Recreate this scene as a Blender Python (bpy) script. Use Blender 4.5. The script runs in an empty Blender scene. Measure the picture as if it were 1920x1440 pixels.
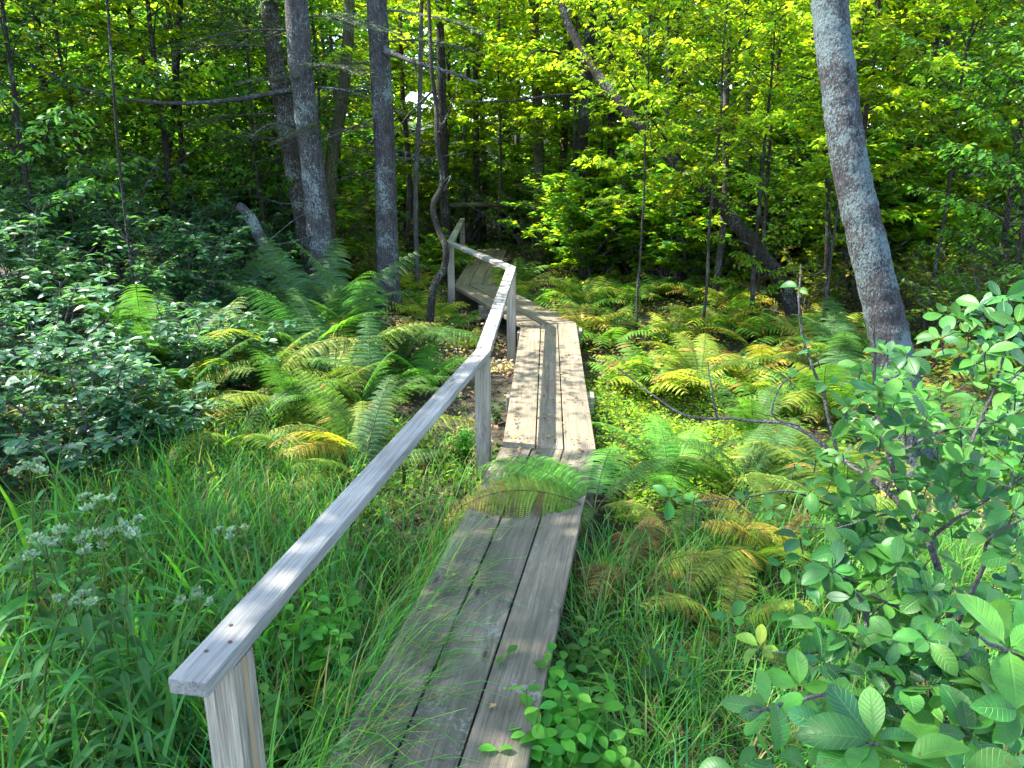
import bpy, bmesh, math, random
import numpy as np
from mathutils import Vector, Matrix

# ------------------------------------------------------------------ camera, sky, sun, exposure
S = bpy.context.scene
COL = S.collection
CAMZ, PITCH, FPX = 1.90, math.radians(16.0), 1400.0
cd = bpy.data.cameras.new('camera')
cam = bpy.data.objects.new('camera', cd)
COL.objects.link(cam)
cam.location = (0, 0, CAMZ)
cam.rotation_euler = (math.radians(90) - PITCH, 0, 0)
cd.sensor_width = 36.0
cd.lens = 36.0 * FPX / 1920.0
cd.clip_end = 2000
cd.clip_start = 0.02
S.camera = cam

SUN_TO = Vector((-0.41, 0.10, 0.60)).normalized()      # towards the sun: high, from the left and a little ahead
w = bpy.data.worlds.new("World")
S.world = w
w.use_nodes = True
nt = w.node_tree
bg = nt.nodes['Background']
sky = nt.nodes.new('ShaderNodeTexSky')
sky.sky_type = 'NISHITA'
sky.sun_disc = False
sky.sun_elevation = math.asin(SUN_TO.z)
sky.sun_rotation = math.atan2(SUN_TO.x, SUN_TO.y)
nt.links.new(sky.outputs[0], bg.inputs[0])
bg.inputs[1].default_value = 0.15
sl = bpy.data.lights.new('sun', 'SUN')
sl.energy = 3.3
sl.angle = math.radians(0.5)
sl.color = (1.0, 0.95, 0.86)
sun = bpy.data.objects.new('sun', sl)
COL.objects.link(sun)
sun.rotation_euler = SUN_TO.to_track_quat('Z', 'Y').to_euler()
sun.location = (-20, 10, 40)
S.view_settings.view_transform = 'Standard'
S.view_settings.look = 'None'
S.view_settings.exposure = 3.0
S.view_settings.gamma = 1.0
cy = S.cycles
cy.max_bounces = 8
cy.diffuse_bounces = 6
cy.glossy_bounces = 2
cy.transmission_bounces = 4
cy.sample_clamp_indirect = 6.0
cy.use_denoising = True

# ------------------------------------------------------------------ helpers
rng = np.random.default_rng(7)
UP = np.array([0, 0, 1.0])


def at(px, py, Y):
    """world point on the ray through photo pixel (1920x1440) at world depth Y"""
    u = (px - 960) / FPX
    v = (720 - py) / FPX
    r = np.array([u, math.cos(PITCH) + v * math.sin(PITCH), -math.sin(PITCH) + v * math.cos(PITCH)])
    return np.array([0, 0, CAMZ]) + r * (Y / r[1])


def nz(a):
    a = np.asarray(a, float)
    return a / np.maximum(np.linalg.norm(a, axis=-1, keepdims=True), 1e-9)


class MB:
    """collects quads; builds one mesh"""
    def __init__(s):
        s.v = []; s.f = []; s.c = []; s.uv = []; s.m = []; s.n = 0

    def add(s, v, f, c=None, uv=None, mi=0):
        v = np.asarray(v, float).reshape(-1, 3); f = np.asarray(f, int).reshape(-1, 4)
        s.v.append(v); s.f.append(f + s.n); s.n += len(v)
        if c is None: c = np.ones((len(v), 3)) * .5
        c = np.asarray(c, float)
        if c.ndim == 1: c = np.tile(c, (len(v), 1))
        s.c.append(c)
        s.uv.append(np.zeros((len(v), 2)) if uv is None else uv)
        s.m.append(np.full(len(f), mi))

    def mesh(s, name, mats, smooth=True):
        v = np.concatenate(s.v); f = np.concatenate(s.f); c = np.concatenate(s.c)
        uv = np.concatenate(s.uv); mi = np.concatenate(s.m)
        me = bpy.data.meshes.new(name)
        me.vertices.add(len(v)); me.vertices.foreach_set('co', v.astype(np.float32).ravel())
        me.loops.add(len(f) * 4); me.loops.foreach_set('vertex_index', f.astype(np.int32).ravel())
        me.polygons.add(len(f))
        me.polygons.foreach_set('loop_start', np.arange(0, len(f) * 4, 4, dtype=np.int32))
        me.polygons.foreach_set('loop_total', np.full(len(f), 4, dtype=np.int32))
        if not isinstance(mats, (list, tuple)): mats = [mats]
        for m in mats: me.materials.append(m)
        me.polygons.foreach_set('material_index', mi.astype(np.int32))
        me.polygons.foreach_set('use_smooth', np.full(len(f), smooth))
        a = me.color_attributes.new('Col', 'FLOAT_COLOR', 'POINT')
        a.data.foreach_set('color', np.concatenate([c, np.ones((len(c), 1))], 1).astype(np.float32).ravel())
        b = me.attributes.new('leafuv', 'FLOAT2', 'POINT')
        b.data.foreach_set('vector', uv.astype(np.float32).ravel())
        me.update(calc_edges=True)
        return me


def obj(name, me, parent=None, loc=None, rot=None, scale=None):
    o = bpy.data.objects.new(name, me)
    COL.objects.link(o)
    if parent is not None: o.parent = parent
    if loc is not None: o.location = loc
    if rot is not None: o.rotation_euler = rot
    if scale is not None: o.scale = scale if hasattr(scale, '__len__') else (scale,) * 3
    return o


def tag(o, label=None, cat=None, group=None, kind=None):
    if label: o['label'] = label
    if cat: o['category'] = cat
    if group: o['group'] = group
    if kind: o['kind'] = kind
    return o


def thing(name, label, cat, loc=(0, 0, 0), rz=0, group=None, scale=1):
    o = bpy.data.objects.new(name, None)
    COL.objects.link(o)
    o.empty_display_size = .1
    o.location = tuple(loc); o.rotation_euler = (0, 0, rz); o.scale = (scale,) * 3
    return tag(o, label, cat, group)


def tube(mb, pts, rad, k=8, c=None, bump=0.0, mi=0, seed=0):
    pts = np.asarray(pts, float); n = len(pts)
    rad = np.broadcast_to(np.asarray(rad, float), (n,)).copy()
    t = nz(np.gradient(pts, axis=0))
    ref = np.array([0, 0, 1.0]) if abs(t[0][2]) < .9 else np.array([1.0, 0, 0])
    a = nz(np.cross(t[0], ref)); A = []
    for i in range(n):
        a = nz(a - t[i] * np.dot(a, t[i])); A.append(a)
    A = np.array(A); B = np.cross(t, A)
    th = np.arange(k) * 2 * math.pi / k
    R = rad[:, None] * np.ones((n, k))
    if bump:
        r_ = np.random.default_rng(seed)
        R = R * (1 + bump * r_.normal(0, 1, (n, k)) * .5 + bump * r_.normal(0, 1, (n, 1)) * .6)
    V = pts[:, None] + R[..., None] * (np.cos(th)[None, :, None] * A[:, None] + np.sin(th)[None, :, None] * B[:, None])
    i = np.arange(n - 1)[:, None]; j = np.arange(k)[None]
    F = np.stack([i * k + j, i * k + (j + 1) % k, (i + 1) * k + (j + 1) % k, (i + 1) * k + j], -1).reshape(-1, 4)
    mb.add(V.reshape(-1, 3), F, c, mi=mi)


def spline(p, n):
    p = np.asarray(p, float); m = len(p)
    if m < 3:
        return p[0] + (p[-1] - p[0]) * np.linspace(0, 1, n)[:, None]
    P = np.vstack([2 * p[0] - p[1], p, 2 * p[-1] - p[-2]])
    out = []
    for s in np.linspace(0, m - 1 - 1e-6, n):
        i = int(s); u = s - i
        a, b, c_, d = P[i], P[i + 1], P[i + 2], P[i + 3]
        out.append(.5 * (2 * b + (c_ - a) * u + (2 * a - 5 * b + 4 * c_ - d) * u * u + (3 * b - a - 3 * c_ + d) * u ** 3))
    return np.array(out)


# leaf templates: (verts, quads, uv)
def leaf_strip(stations, fold=.12, droop=.15, cup=0.0):
    """stations: list of (s, halfwidth). midrib at y=0, edges raised by fold"""
    V = []; U = []
    for s, wd in stations:
        z = -droop * s * s
        V += [(s, 0, z), (s, wd, z + fold * wd * 2 - cup * wd), (s, -wd, z + fold * wd * 2 - cup * wd)]
        U += [(s, 0), (s, 1), (s, -1)]
    F = []
    for i in range(len(stations) - 1):
        a = i * 3; b = a + 3
        F += [(a, b, b + 1, a + 1), (a, a + 2, b + 2, b)]
    return np.array(V, float), np.array(F), np.array(U, float)


L_TINY = (np.array([(0, 0, 0), (.45, .3, .05), (1, 0, -.12), (.45, -.3, .05)], float), np.array([(0, 3, 2, 1)]),
          np.array([(0, 0), (.5, 1), (1, 0), (.5, -1)], float))
L_OVATE = leaf_strip([(0, .02), (.3, .24), (.68, .22), (1, .01)], .14, .22)
L_NEAR = leaf_strip([(0, .01), (.06, .03), (.16, .13), (.32, .235), (.5, .29), (.67, .28), (.82, .20), (.93, .10), (1, .01)], .16, .2)
_NS = [(0, .01), (.06, .03), (.16, .13), (.32, .235), (.5, .29), (.67, .295), (.82, .235), (.93, .135), (1, .01)]
L_NEARS = [leaf_strip(_NS, .16, .2), leaf_strip(_NS, .3, .45), leaf_strip([(a_, b_ * .85) for a_, b_ in _NS], .05, -.15)]
L_LANCE = leaf_strip([(0, .01), (.15, .075), (.4, .11), (.7, .075), (1, .004)], .25, .45)


def maple():
    V = []; F = []; U = []
    for ang, ln, wd in ((0, 1.0, .24), (.95, .78, .2), (-.95, .78, .2)):
        c, s = math.cos(ang), math.sin(ang)
        k = len(V)
        for x, y, z in ((0, 0, 0), (ln * .5, wd, .05), (ln, 0, -.14 * ln), (ln * .5, -wd, .05)):
            V.append((x * c - y * s, x * s + y * c, z)); U.append((x, y))
        F.append((k, k + 3, k + 2, k + 1))
    return np.array(V), np.array(F), np.array(U, float)


L_MAPLE = maple()


def scatter(mb, T, pos, ax, nrm, sc, col, mi=0):
    tv, tf, tu = T
    pos = np.asarray(pos, float); N = len(pos)
    if N == 0: return
    ax = nz(ax); side = nz(np.cross(nrm, ax)); n2 = np.cross(ax, side)
    sc = np.broadcast_to(np.asarray(sc, float), (N,))
    V = pos[:, None] + sc[:, None, None] * (tv[None, :, 0:1] * ax[:, None] + tv[None, :, 1:2] * side[:, None] + tv[None, :, 2:3] * n2[:, None])
    F = tf[None] + (np.arange(N) * len(tv))[:, None, None]
    C = np.repeat(np.asarray(col, float).reshape(-1, 3) * np.ones((N, 1)), len(tv), 0)
    mb.add(V.reshape(-1, 3), F.reshape(-1, 4), C, np.tile(tu, (N, 1)), mi)


def pal(r, cols, n, jit=.18):
    cols = np.array(cols, float)
    k = r.integers(0, len(cols), n)
    c = cols[k] * (1 + r.normal(0, jit, (n, 1)))
    return np.clip(c * (1 + r.normal(0, .06, (n, 3))), .004, .8)


# ------------------------------------------------------------------ materials
def new_mat(name):
    m = bpy.data.materials.new(name); m.use_nodes = True
    t = m.node_tree; t.nodes.clear()
    return m, t, t.nodes.new('ShaderNodeOutputMaterial')


def N(t, kind, **kw):
    n = t.nodes.new(kind)
    for k, v in kw.items():
        if k.startswith('i_'):
            n.inputs[k[2:].replace('_', ' ')].default_value = v
        else: setattr(n, k, v)
    return n


def leaf_mat(name, trans=.42, rough=.42, spec=.5, veins=False, tint=(2.3, 2.2, .8), blotch=.25):
    m, t, out = new_mat(name)
    lk = t.links.new
    at_ = N(t, 'ShaderNodeAttribute', attribute_name='Col')
    oi = N(t, 'ShaderNodeObjectInfo')
    hs = N(t, 'ShaderNodeHueSaturation')
    mr = N(t, 'ShaderNodeMapRange'); mr.inputs[3].default_value = .82; mr.inputs[4].default_value = 1.18
    lk(oi.outputs['Random'], mr.inputs[0]); lk(mr.outputs[0], hs.inputs['Value'])
    lk(at_.outputs['Color'], hs.inputs['Color'])
    tc = N(t, 'ShaderNodeTexCoord')
    no = N(t, 'ShaderNodeTexNoise'); no.inputs['Scale'].default_value = 30 if veins else 14; no.inputs['Detail'].default_value = 2
    lk(tc.outputs['Object'], no.inputs['Vector'])
    m2 = N(t, 'ShaderNodeMapRange'); m2.inputs[1].default_value = .3; m2.inputs[2].default_value = .7
    m2.inputs[3].default_value = 1 - blotch; m2.inputs[4].default_value = 1 + blotch
    lk(no.outputs[0], m2.inputs[0])
    vm = N(t, 'ShaderNodeVectorMath', operation='SCALE')
    lk(hs.outputs[0], vm.inputs[0]); lk(m2.outputs[0], vm.inputs['Scale'])
    colout = vm.outputs[0]
    bs = N(t, 'ShaderNodeBsdfPrincipled'); bs.inputs['Roughness'].default_value = rough
    bs.inputs['Specular IOR Level'].default_value = spec
    if veins:
        uv = N(t, 'ShaderNodeAttribute', attribute_name='leafuv')
        sx = N(t, 'ShaderNodeSeparateXYZ'); lk(uv.outputs['Vector'], sx.inputs[0])
        ab = N(t, 'ShaderNodeMath', operation='ABSOLUTE'); lk(sx.outputs[1], ab.inputs[0])
        mm = N(t, 'ShaderNodeMath', operation='MULTIPLY_ADD'); lk(ab.outputs[0], mm.inputs[0]); mm.inputs[1].default_value = -.22; lk(sx.outputs[0], mm.inputs[2])
        ml = N(t, 'ShaderNodeMath', operation='MULTIPLY'); lk(mm.outputs[0], ml.inputs[0]); ml.inputs[1].default_value = 62
        si = N(t, 'ShaderNodeMath', operation='COSINE'); lk(ml.outputs[0], si.inputs[0])
        ra = N(t, 'ShaderNodeMapRange'); lk(si.outputs[0], ra.inputs[0]); ra.inputs[1].default_value = .75; ra.inputs[2].default_value = 1
        rb = N(t, 'ShaderNodeMapRange'); lk(ab.outputs[0], rb.inputs[0]); rb.inputs[1].default_value = .0; rb.inputs[2].default_value = .09; rb.inputs[3].default_value = 1; rb.inputs[4].default_value = 0
        mx = N(t, 'ShaderNodeMath', operation='MAXIMUM'); lk(ra.outputs[0], mx.inputs[0]); lk(rb.outputs[0], mx.inputs[1])
        mc = N(t, 'ShaderNodeMix', data_type='RGBA')
        m3 = N(t, 'ShaderNodeMath', operation='MULTIPLY'); lk(mx.outputs[0], m3.inputs[0]); m3.inputs[1].default_value = .35
        lk(m3.outputs[0], mc.inputs[0]); lk(colout, mc.inputs[6]); mc.inputs[7].default_value = (.13, .3, .07, 1)
        colout = mc.outputs[2]
        bp = N(t, 'ShaderNodeBump'); bp.inputs['Strength'].default_value = .5; bp.inputs['Distance'].default_value = .002; bp.invert = True
        lk(mx.outputs[0], bp.inputs['Height']); lk(bp.outputs[0], bs.inputs['Normal'])
    if veins:
        sp = N(t, 'ShaderNodeTexNoise'); sp.inputs['Scale'].default_value = 95; sp.inputs['Detail'].default_value = 3; lk(tc.outputs['Object'], sp.inputs['Vector'])
        sm = N(t, 'ShaderNodeMapRange'); sm.inputs[1].default_value = .66; sm.inputs[2].default_value = .70; sm.inputs[4].default_value = .8; lk(sp.outputs[0], sm.inputs[0])
        m5 = N(t, 'ShaderNodeMix', data_type='RGBA'); lk(sm.outputs[0], m5.inputs[0]); lk(colout, m5.inputs[6]); m5.inputs[7].default_value = (.13, .075, .02, 1)
        colout = m5.outputs[2]
    lk(colout, bs.inputs['Base Color'])
    tr = N(t, 'ShaderNodeBsdfTranslucent')
    ti = N(t, 'ShaderNodeVectorMath', operation='MULTIPLY'); ti.inputs[1].default_value = tint
    lk(colout, ti.inputs[0]); lk(ti.outputs[0], tr.inputs[0])
    ms = N(t, 'ShaderNodeMixShader'); ms.inputs[0].default_value = trans
    lk(bs.outputs[0], ms.inputs[1]); lk(tr.outputs[0], ms.inputs[2]); lk(ms.outputs[0], out.inputs[0])
    return m


def ramp(t, fac, stops):
    r = N(t, 'ShaderNodeValToRGB')
    e = r.color_ramp.elements
    while len(e) > 1: e.remove(e[-1])
    e[0].position = stops[0][0]; e[0].color = (*stops[0][1], 1)
    for p, c in stops[1:]:
        q = e.new(p); q.color = (*c, 1)
    t.links.new(fac, r.inputs[0])
    return r.outputs[0]


def mixc(t, fac, a, b, mode='MIX'):
    m = N(t, 'ShaderNodeMix', data_type='RGBA', blend_type=mode)
    for s, i in ((fac, 0), (a, 6), (b, 7)):
        if hasattr(s, 'links') or hasattr(s, 'is_linked'): t.links.new(s, m.inputs[i])
        elif i == 0: m.inputs[0].default_value = s
        else: m.inputs[i].default_value = (*s, 1)
    return m.outputs[2]


def noise(t, vec, scale, detail=4, rough=.55, dist=0):
    n = N(t, 'ShaderNodeTexNoise'); n.inputs['Scale'].default_value = scale; n.inputs['Detail'].default_value = detail
    n.inputs['Roughness'].default_value = rough; n.inputs['Distortion'].default_value = dist
    t.links.new(vec, n.inputs['Vector'])
    return n.outputs[0]


def mapping(t, vec, scale, off=None):
    m = N(t, 'ShaderNodeMapping'); m.inputs['Scale'].default_value = scale
    t.links.new(vec, m.inputs[0])
    if off is not None: t.links.new(off, m.inputs['Location'])
    return m.outputs[0]


def bark_mat(name, dark, mid, lichen, lich_lo, lich_hi, patch=None, scale=1.0):
    m, t, out = new_mat(name)
    tc = N(t, 'ShaderNodeTexCoord'); V = tc.outputs['Object']
    g = noise(t, mapping(t, V, (26 * scale, 26 * scale, 7 * scale)), 1.6, 5, .65, .4)
    base = ramp(t, g, [(.3, dark), (.62, mid)])
    sp = noise(t, mapping(t, V, (1, 1, .7)), 62 * scale, 3, .75)
    big = noise(t, V, 3.2 * scale, 3, .6)
    ad = N(t, 'ShaderNodeMath', operation='MULTIPLY_ADD'); t.links.new(big, ad.inputs[0]); ad.inputs[1].default_value = .8; t.links.new(sp, ad.inputs[2])
    fr = N(t, 'ShaderNodeMapRange'); t.links.new(ad.outputs[0], fr.inputs[0]); fr.inputs[1].default_value = lich_lo; fr.inputs[2].default_value = lich_hi
    lc = mixc(t, noise(t, V, 20 * scale), lichen, tuple(min(1, x * 1.5) for x in lichen))
    col = mixc(t, fr.outputs[0], base, lc)
    bs = N(t, 'ShaderNodeBsdfPrincipled'); bs.inputs['Roughness'].default_value = .9; bs.inputs['Specular IOR Level'].default_value = .2
    t.links.new(col, bs.inputs['Base Color'])
    hsum = N(t, 'ShaderNodeMath', operation='MULTIPLY_ADD'); t.links.new(g, hsum.inputs[0]); hsum.inputs[1].default_value = 1.6; t.links.new(sp, hsum.inputs[2])
    bp = N(t, 'ShaderNodeBump'); bp.inputs['Strength'].default_value = 1; bp.inputs['Distance'].default_value = .028
    t.links.new(hsum.outputs[0], bp.inputs['Height']); t.links.new(bp.outputs[0], bs.inputs['Normal'])
    t.links.new(bs.outputs[0], out.inputs[0])
    return m


def wood_mat(name, pale, mid, dark, algae=.0, stain=(.05, .07, .03), fine=1.0, warm=None, contrast=1.0):
    """weathered timber, grain along local X"""
    m, t, out = new_mat(name)
    lk = t.links.new
    tc = N(t, 'ShaderNodeTexCoord'); oi = N(t, 'ShaderNodeObjectInfo')
    of = N(t, 'ShaderNodeVectorMath', operation='SCALE'); of.inputs[0].default_value = (37, 11, 23); lk(oi.outputs['Random'], of.inputs['Scale'])
    ad = N(t, 'ShaderNodeVectorMath', operation='ADD'); lk(tc.outputs['Object'], ad.inputs[0]); lk(of.outputs[0], ad.inputs[1])
    V = ad.outputs[0]
    # knots bend the grain
    vo = N(t, 'ShaderNodeTexVoronoi', voronoi_dimensions='2D'); vo.inputs['Scale'].default_value = 1.0; vo.inputs['Randomness'].default_value = 1
    lk(mapping(t, V, (1.2, 5.5, 2)), vo.inputs['Vector'])
    kn = N(t, 'ShaderNodeMapRange'); lk(vo.outputs['Distance'], kn.inputs[0]); kn.inputs[1].default_value = .0; kn.inputs[2].default_value = .30; kn.inputs[3].default_value = 1; kn.inputs[4].default_value = 0
    kk = N(t, 'ShaderNodeMath', operation='POWER'); lk(kn.outputs[0], kk.inputs[0]); kk.inputs[1].default_value = 2.2
    wv = N(t, 'ShaderNodeVectorMath', operation='MULTIPLY_ADD')
    cmb = N(t, 'ShaderNodeCombineXYZ'); lk(kk.outputs[0], cmb.inputs[1])
    lk(cmb.outputs[0], wv.inputs[0]); wv.inputs[1].default_value = (0, .045, 0); lk(V, wv.inputs[2])
    W = wv.outputs[0]
    g1 = noise(t, mapping(t, W, (1.1, 42 * fine, 42 * fine)), 1.0, 3, .6, .25)
    g2 = noise(t, mapping(t, W, (5, 260 * fine, 260 * fine)), 1.0, 4, .7, .1)
    big = noise(t, mapping(t, V, (1.6, 5, 5)), 1.0, 4, .6)
    c1 = ramp(t, g1, [(.28, dark), (.45, mid), (.72, pale)])
    c2 = ramp(t, g2, [(.38, tuple(x * .32 for x in mid)), (.52, mid), (.7, tuple(min(1, x * 1.15) for x in pale))])
    col = mixc(t, .5 * contrast, c1, c2)
    b2 = N(t, 'ShaderNodeMapRange'); lk(big, b2.inputs[0]); b2.inputs[1].default_value = .35; b2.inputs[2].default_value = .7; b2.inputs[3].default_value = .68; b2.inputs[4].default_value = 1.25
    sc = N(t, 'ShaderNodeVectorMath', operation='SCALE'); lk(col, sc.inputs[0]); lk(b2.outputs[0], sc.inputs['Scale'])
    col = sc.outputs[0]
    if algae > 0:
        an = noise(t, mapping(t, V, (2.2, 6, 6)), 1.0, 6, .7, .6)
        am = N(t, 'ShaderNodeMapRange'); lk(an, am.inputs[0]); am.inputs[1].default_value = .42; am.inputs[2].default_value = .62; am.inputs[4].default_value = algae
        col = mixc(t, am.outputs[0], col, stain)
        ln_ = noise(t, V, 55, 3, .7)
        lp = noise(t, V, 5, 2, .5)
        la = N(t, 'ShaderNodeMath', operation='MULTIPLY_ADD'); lk(lp, la.inputs[0]); la.inputs[1].default_value = 1.0; lk(ln_, la.inputs[2])
        lm = N(t, 'ShaderNodeMapRange'); lk(la.outputs[0], lm.inputs[0]); lm.inputs[1].default_value = 1.2; lm.inputs[2].default_value = 1.27; lm.inputs[4].default_value = .4
        col = mixc(t, lm.outputs[0], col, (.22, .26, .2))
    kc = N(t, 'ShaderNodeMapRange'); lk(kn.outputs[0], kc.inputs[0]); kc.inputs[1].default_value = .78; kc.inputs[2].default_value = .93; kc.inputs[4].default_value = .85
    col = mixc(t, kc.outputs[0], col, tuple(x * .45 for x in dark))
    if warm is not None:   # a tan streak along the timber
        sy = N(t, 'ShaderNodeSeparateXYZ'); lk(tc.outputs['Object'], sy.inputs[0])
        wn = noise(t, mapping(t, V, (3, 20, 20)), 1.0, 3)
        sa = N(t, 'ShaderNodeMath', operation='MULTIPLY_ADD'); lk(wn, sa.inputs[0]); sa.inputs[1].default_value = .03; lk(sy.outputs[1], sa.inputs[2])
        sb = N(t, 'ShaderNodeMath', operation='ADD'); lk(sa.outputs[0], sb.inputs[0]); sb.inputs[1].default_value = -.012
        sc2 = N(t, 'ShaderNodeMath', operation='ABSOLUTE'); lk(sb.outputs[0], sc2.inputs[0])
        sm = N(t, 'ShaderNodeMapRange'); lk(sc2.outputs[0], sm.inputs[0]); sm.inputs[1].default_value = .004; sm.inputs[2].default_value = .014; sm.inputs[3].default_value = .75; sm.inputs[4].default_value = 0
        col = mixc(t, sm.outputs[0], col, warm)
    bs = N(t, 'ShaderNodeBsdfPrincipled'); bs.inputs['Roughness'].default_value = .78; bs.inputs['Specular IOR Level'].default_value = .3
    lk(col, bs.inputs['Base Color'])
    hh = N(t, 'ShaderNodeMath', operation='MULTIPLY_ADD'); lk(g1, hh.inputs[0]); hh.inputs[1].default_value = 1.2; lk(g2, hh.inputs[2])
    bp = N(t, 'ShaderNodeBump'); bp.inputs['Strength'].default_value = .8; bp.inputs['Distance'].default_value = .004
    lk(hh.outputs[0], bp.inputs['Height']); lk(bp.outputs[0], bs.inputs['Normal'])
    lk(bs.outputs[0], out.inputs[0])
    return m


M_LEAF = leaf_mat('leaf_foliage', .58, .5, .2)
M_LEAFG = leaf_mat('leaf_glossy', .4, .38, .4)
M_NEAR = leaf_mat('leaf_close', .36, .42, .32, veins=True, blotch=.2, tint=(1.3, 1.5, .5))
M_FERN = leaf_mat('fern_blade', .5, .55, .25, tint=(1.6, 1.8, .6))
M_GRASS = leaf_mat('sedge_blade', .45, .5, .2, tint=(1.8, 1.8, .6))
M_NEEDLE = leaf_mat('needle_spray', .15, .6, .3, tint=(1.1, 1.2, .6))
M_FLOWER = leaf_mat('flower_white', .2, .7, .2, blotch=.1)
M_LITTER = leaf_mat('dead_leaf', .1, .8, .15, tint=(1.2, .9, .5))
M_BARK = bark_mat('bark_brown', (.012, .009, .007), (.055, .042, .034), (.16, .19, .18), .93, 1.12)
M_BARK_DK = bark_mat('bark_dark', (.009, .007, .006), (.042, .035, .03), (.12, .15, .12), .98, 1.08)
M_BARK_GREY = bark_mat('bark_grey_lichened', (.02, .018, .02), (.085, .078, .08), (.15, .19, .19), .95, 1.04)
M_BARK_LICH = bark_mat('bark_pale_lichen', (.018, .016, .017), (.06, .055, .056), (.095, .128, .13), .86, .99, scale=1.3)
M_BARK_MOSS = bark_mat('bark_mossy', (.02, .018, .01), (.08, .07, .04), (.10, .15, .06), .9, 1.1)
M_TWIG = bark_mat('twig_grey', (.05, .04, .04), (.15, .13, .13), (.22, .25, .24), .95, 1.15, scale=2)
M_DECK = wood_mat('deck_weathered', (.28, .22, .15), (.165, .125, .083), (.07, .055, .038), algae=.6, stain=(.085, .09, .06))
M_DECKN = wood_mat('deck_weathered_shaded', (.225, .185, .13), (.13, .106, .072), (.048, .041, .03), algae=.7, stain=(.055, .056, .034))  # darker, greener copy of the deck wood: near run's shade put into its colour
M_RAIL = wood_mat('rail_weathered', (.30, .285, .255), (.22, .21, .185), (.11, .103, .09), contrast=1.0, fine=.8)
M_POST = wood_mat('post_weathered', (.40, .36, .29), (.22, .185, .14), (.07, .055, .045), fine=.75, warm=(.28, .17, .07))

# ------------------------------------------------------------------ terrain
def gh(x, y):
    x = np.asarray(x, float); y = np.asarray(y, float)
    z = .17 * np.clip((y - 4.5) / 6, 0, 1) + .03 * np.clip(y - 12, 0, 40)
    z = z + .12 * np.clip(y - 24, 0, 40)
    z = z + .045 * np.sin(x * 1.7 + 1.3) * np.sin(y * 1.3 + .5) + .03 * np.sin(x * 4.1 + y * 2.3) + .02 * np.sin(y * 5.1 - x * 3)
    z = z + .10 * np.clip((-x - 1.2) / 2, 0, 1.5) + .05 * np.clip((x - 2) / 2, 0, 1)
    r = np.hypot(x, y)
    return z * np.clip(1.6 - r / 90, .3, 1)


def axis_(lo, hi, fine_lo, fine_hi, st, nfar):
    a = np.arange(fine_lo, fine_hi + 1e-6, st)
    l = fine_lo - (fine_lo - lo) * (np.linspace(0, 1, nfar)[1:] ** 2)
    h = fine_hi + (hi - fine_hi) * (np.linspace(0, 1, nfar)[1:] ** 2)
    return np.concatenate([l[::-1], a, h])


gx = axis_(-400, 400, -8, 8, .1, 40); gy = axis_(-400, 400, -2, 18, .1, 40)
X, Y = np.meshgrid(gx, gy)
Z = gh(X, Y)
nx = len(gx); ii, jj = np.meshgrid(np.arange(len(gy) - 1), np.arange(nx - 1), indexing='ij')
F = np.stack([ii * nx + jj, ii * nx + jj + 1, (ii + 1) * nx + jj + 1, (ii + 1) * nx + jj], -1).reshape(-1, 4)
mg, t, out = new_mat('forest_floor')
tc = N(t, 'ShaderNodeTexCoord'); V = tc.outputs['Object']
a = noise(t, V, 22, 6, .7, .5); b = noise(t, V, 1.3, 4, .6); v2 = N(t, 'ShaderNodeTexVoronoi'); v2.inputs['Scale'].default_value = 28; t.links.new(V, v2.inputs['Vector'])
c1 = ramp(t, a, [(.3, (.012, .009, .006)), (.5, (.05, .034, .02)), (.68, (.14, .09, .05))])
c2 = ramp(t, b, [(.4, (.03, .02, .012)), (.62, (.03, .045, .012))])
c3 = mixc(t, .4, c1, c2)
c4 = mixc(t, .35, c3, v2.outputs['Color'], 'MULTIPLY')
bs = N(t, 'ShaderNodeBsdfPrincipled'); bs.inputs['Roughness'].default_value = .95
t.links.new(c4, bs.inputs['Base Color'])
bp = N(t, 'ShaderNodeBump'); bp.inputs['Distance'].default_value = .04; t.links.new(a, bp.inputs['Height']); t.links.new(bp.outputs[0], bs.inputs['Normal'])
t.links.new(bs.outputs[0], out.inputs[0])
mb = MB(); mb.add(np.stack([X, Y, Z], -1).reshape(-1, 3), F)
tag(obj('ground', mb.mesh('ground', mg)), kind='structure')

# ------------------------------------------------------------------ boardwalk and handrail
def prism(name, corners, thick, mat, parent, along=None, bev=.005, cuts=1, sag=0.0):
    """board from 4 top corners (near-left, near-right, far-right, far-left); local X runs along it"""
    c = [Vector(p) for p in corners]
    o0 = (c[0] + c[1]) / 2; o1 = (c[3] + c[2]) / 2
    xa = (o1 - o0).normalized(); za = Vector((0, 0, 1)); ya = za.cross(xa).normalized(); za = xa.cross(ya)
    M = Matrix((xa, ya, za)).transposed().to_4x4(); M.translation = (o0 + o1) / 2
    Mi = M.inverted()
    bm = bmesh.new()
    top = [bm.verts.new(Mi @ p) for p in c]
    bot = [bm.verts.new(Mi @ p - Vector((0, 0, thick))) for p in c]
    bm.faces.new(top); bm.faces.new(bot[::-1])
    for i in range(4): bm.faces.new((top[i], bot[i], bot[(i + 1) % 4], top[(i + 1) % 4]))
    bmesh.ops.recalc_face_normals(bm, faces=bm.faces)
    bmesh.ops.bevel(bm, geom=list(bm.edges), offset=bev, segments=2, affect='EDGES', profile=.6)
    me = bpy.data.meshes.new(name); bm.to_mesh(me); bm.free()
    for p in me.polygons: p.use_smooth = False
    me.materials.append(mat)
    o = obj(name, me, parent)
    o.matrix_world = M
    o.parent = parent
    if parent is not None: o.matrix_parent_inverse = Matrix.Identity(4); o.matrix_basis = Matrix.Translation(parent.location).inverted() @ M
    return o


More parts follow.
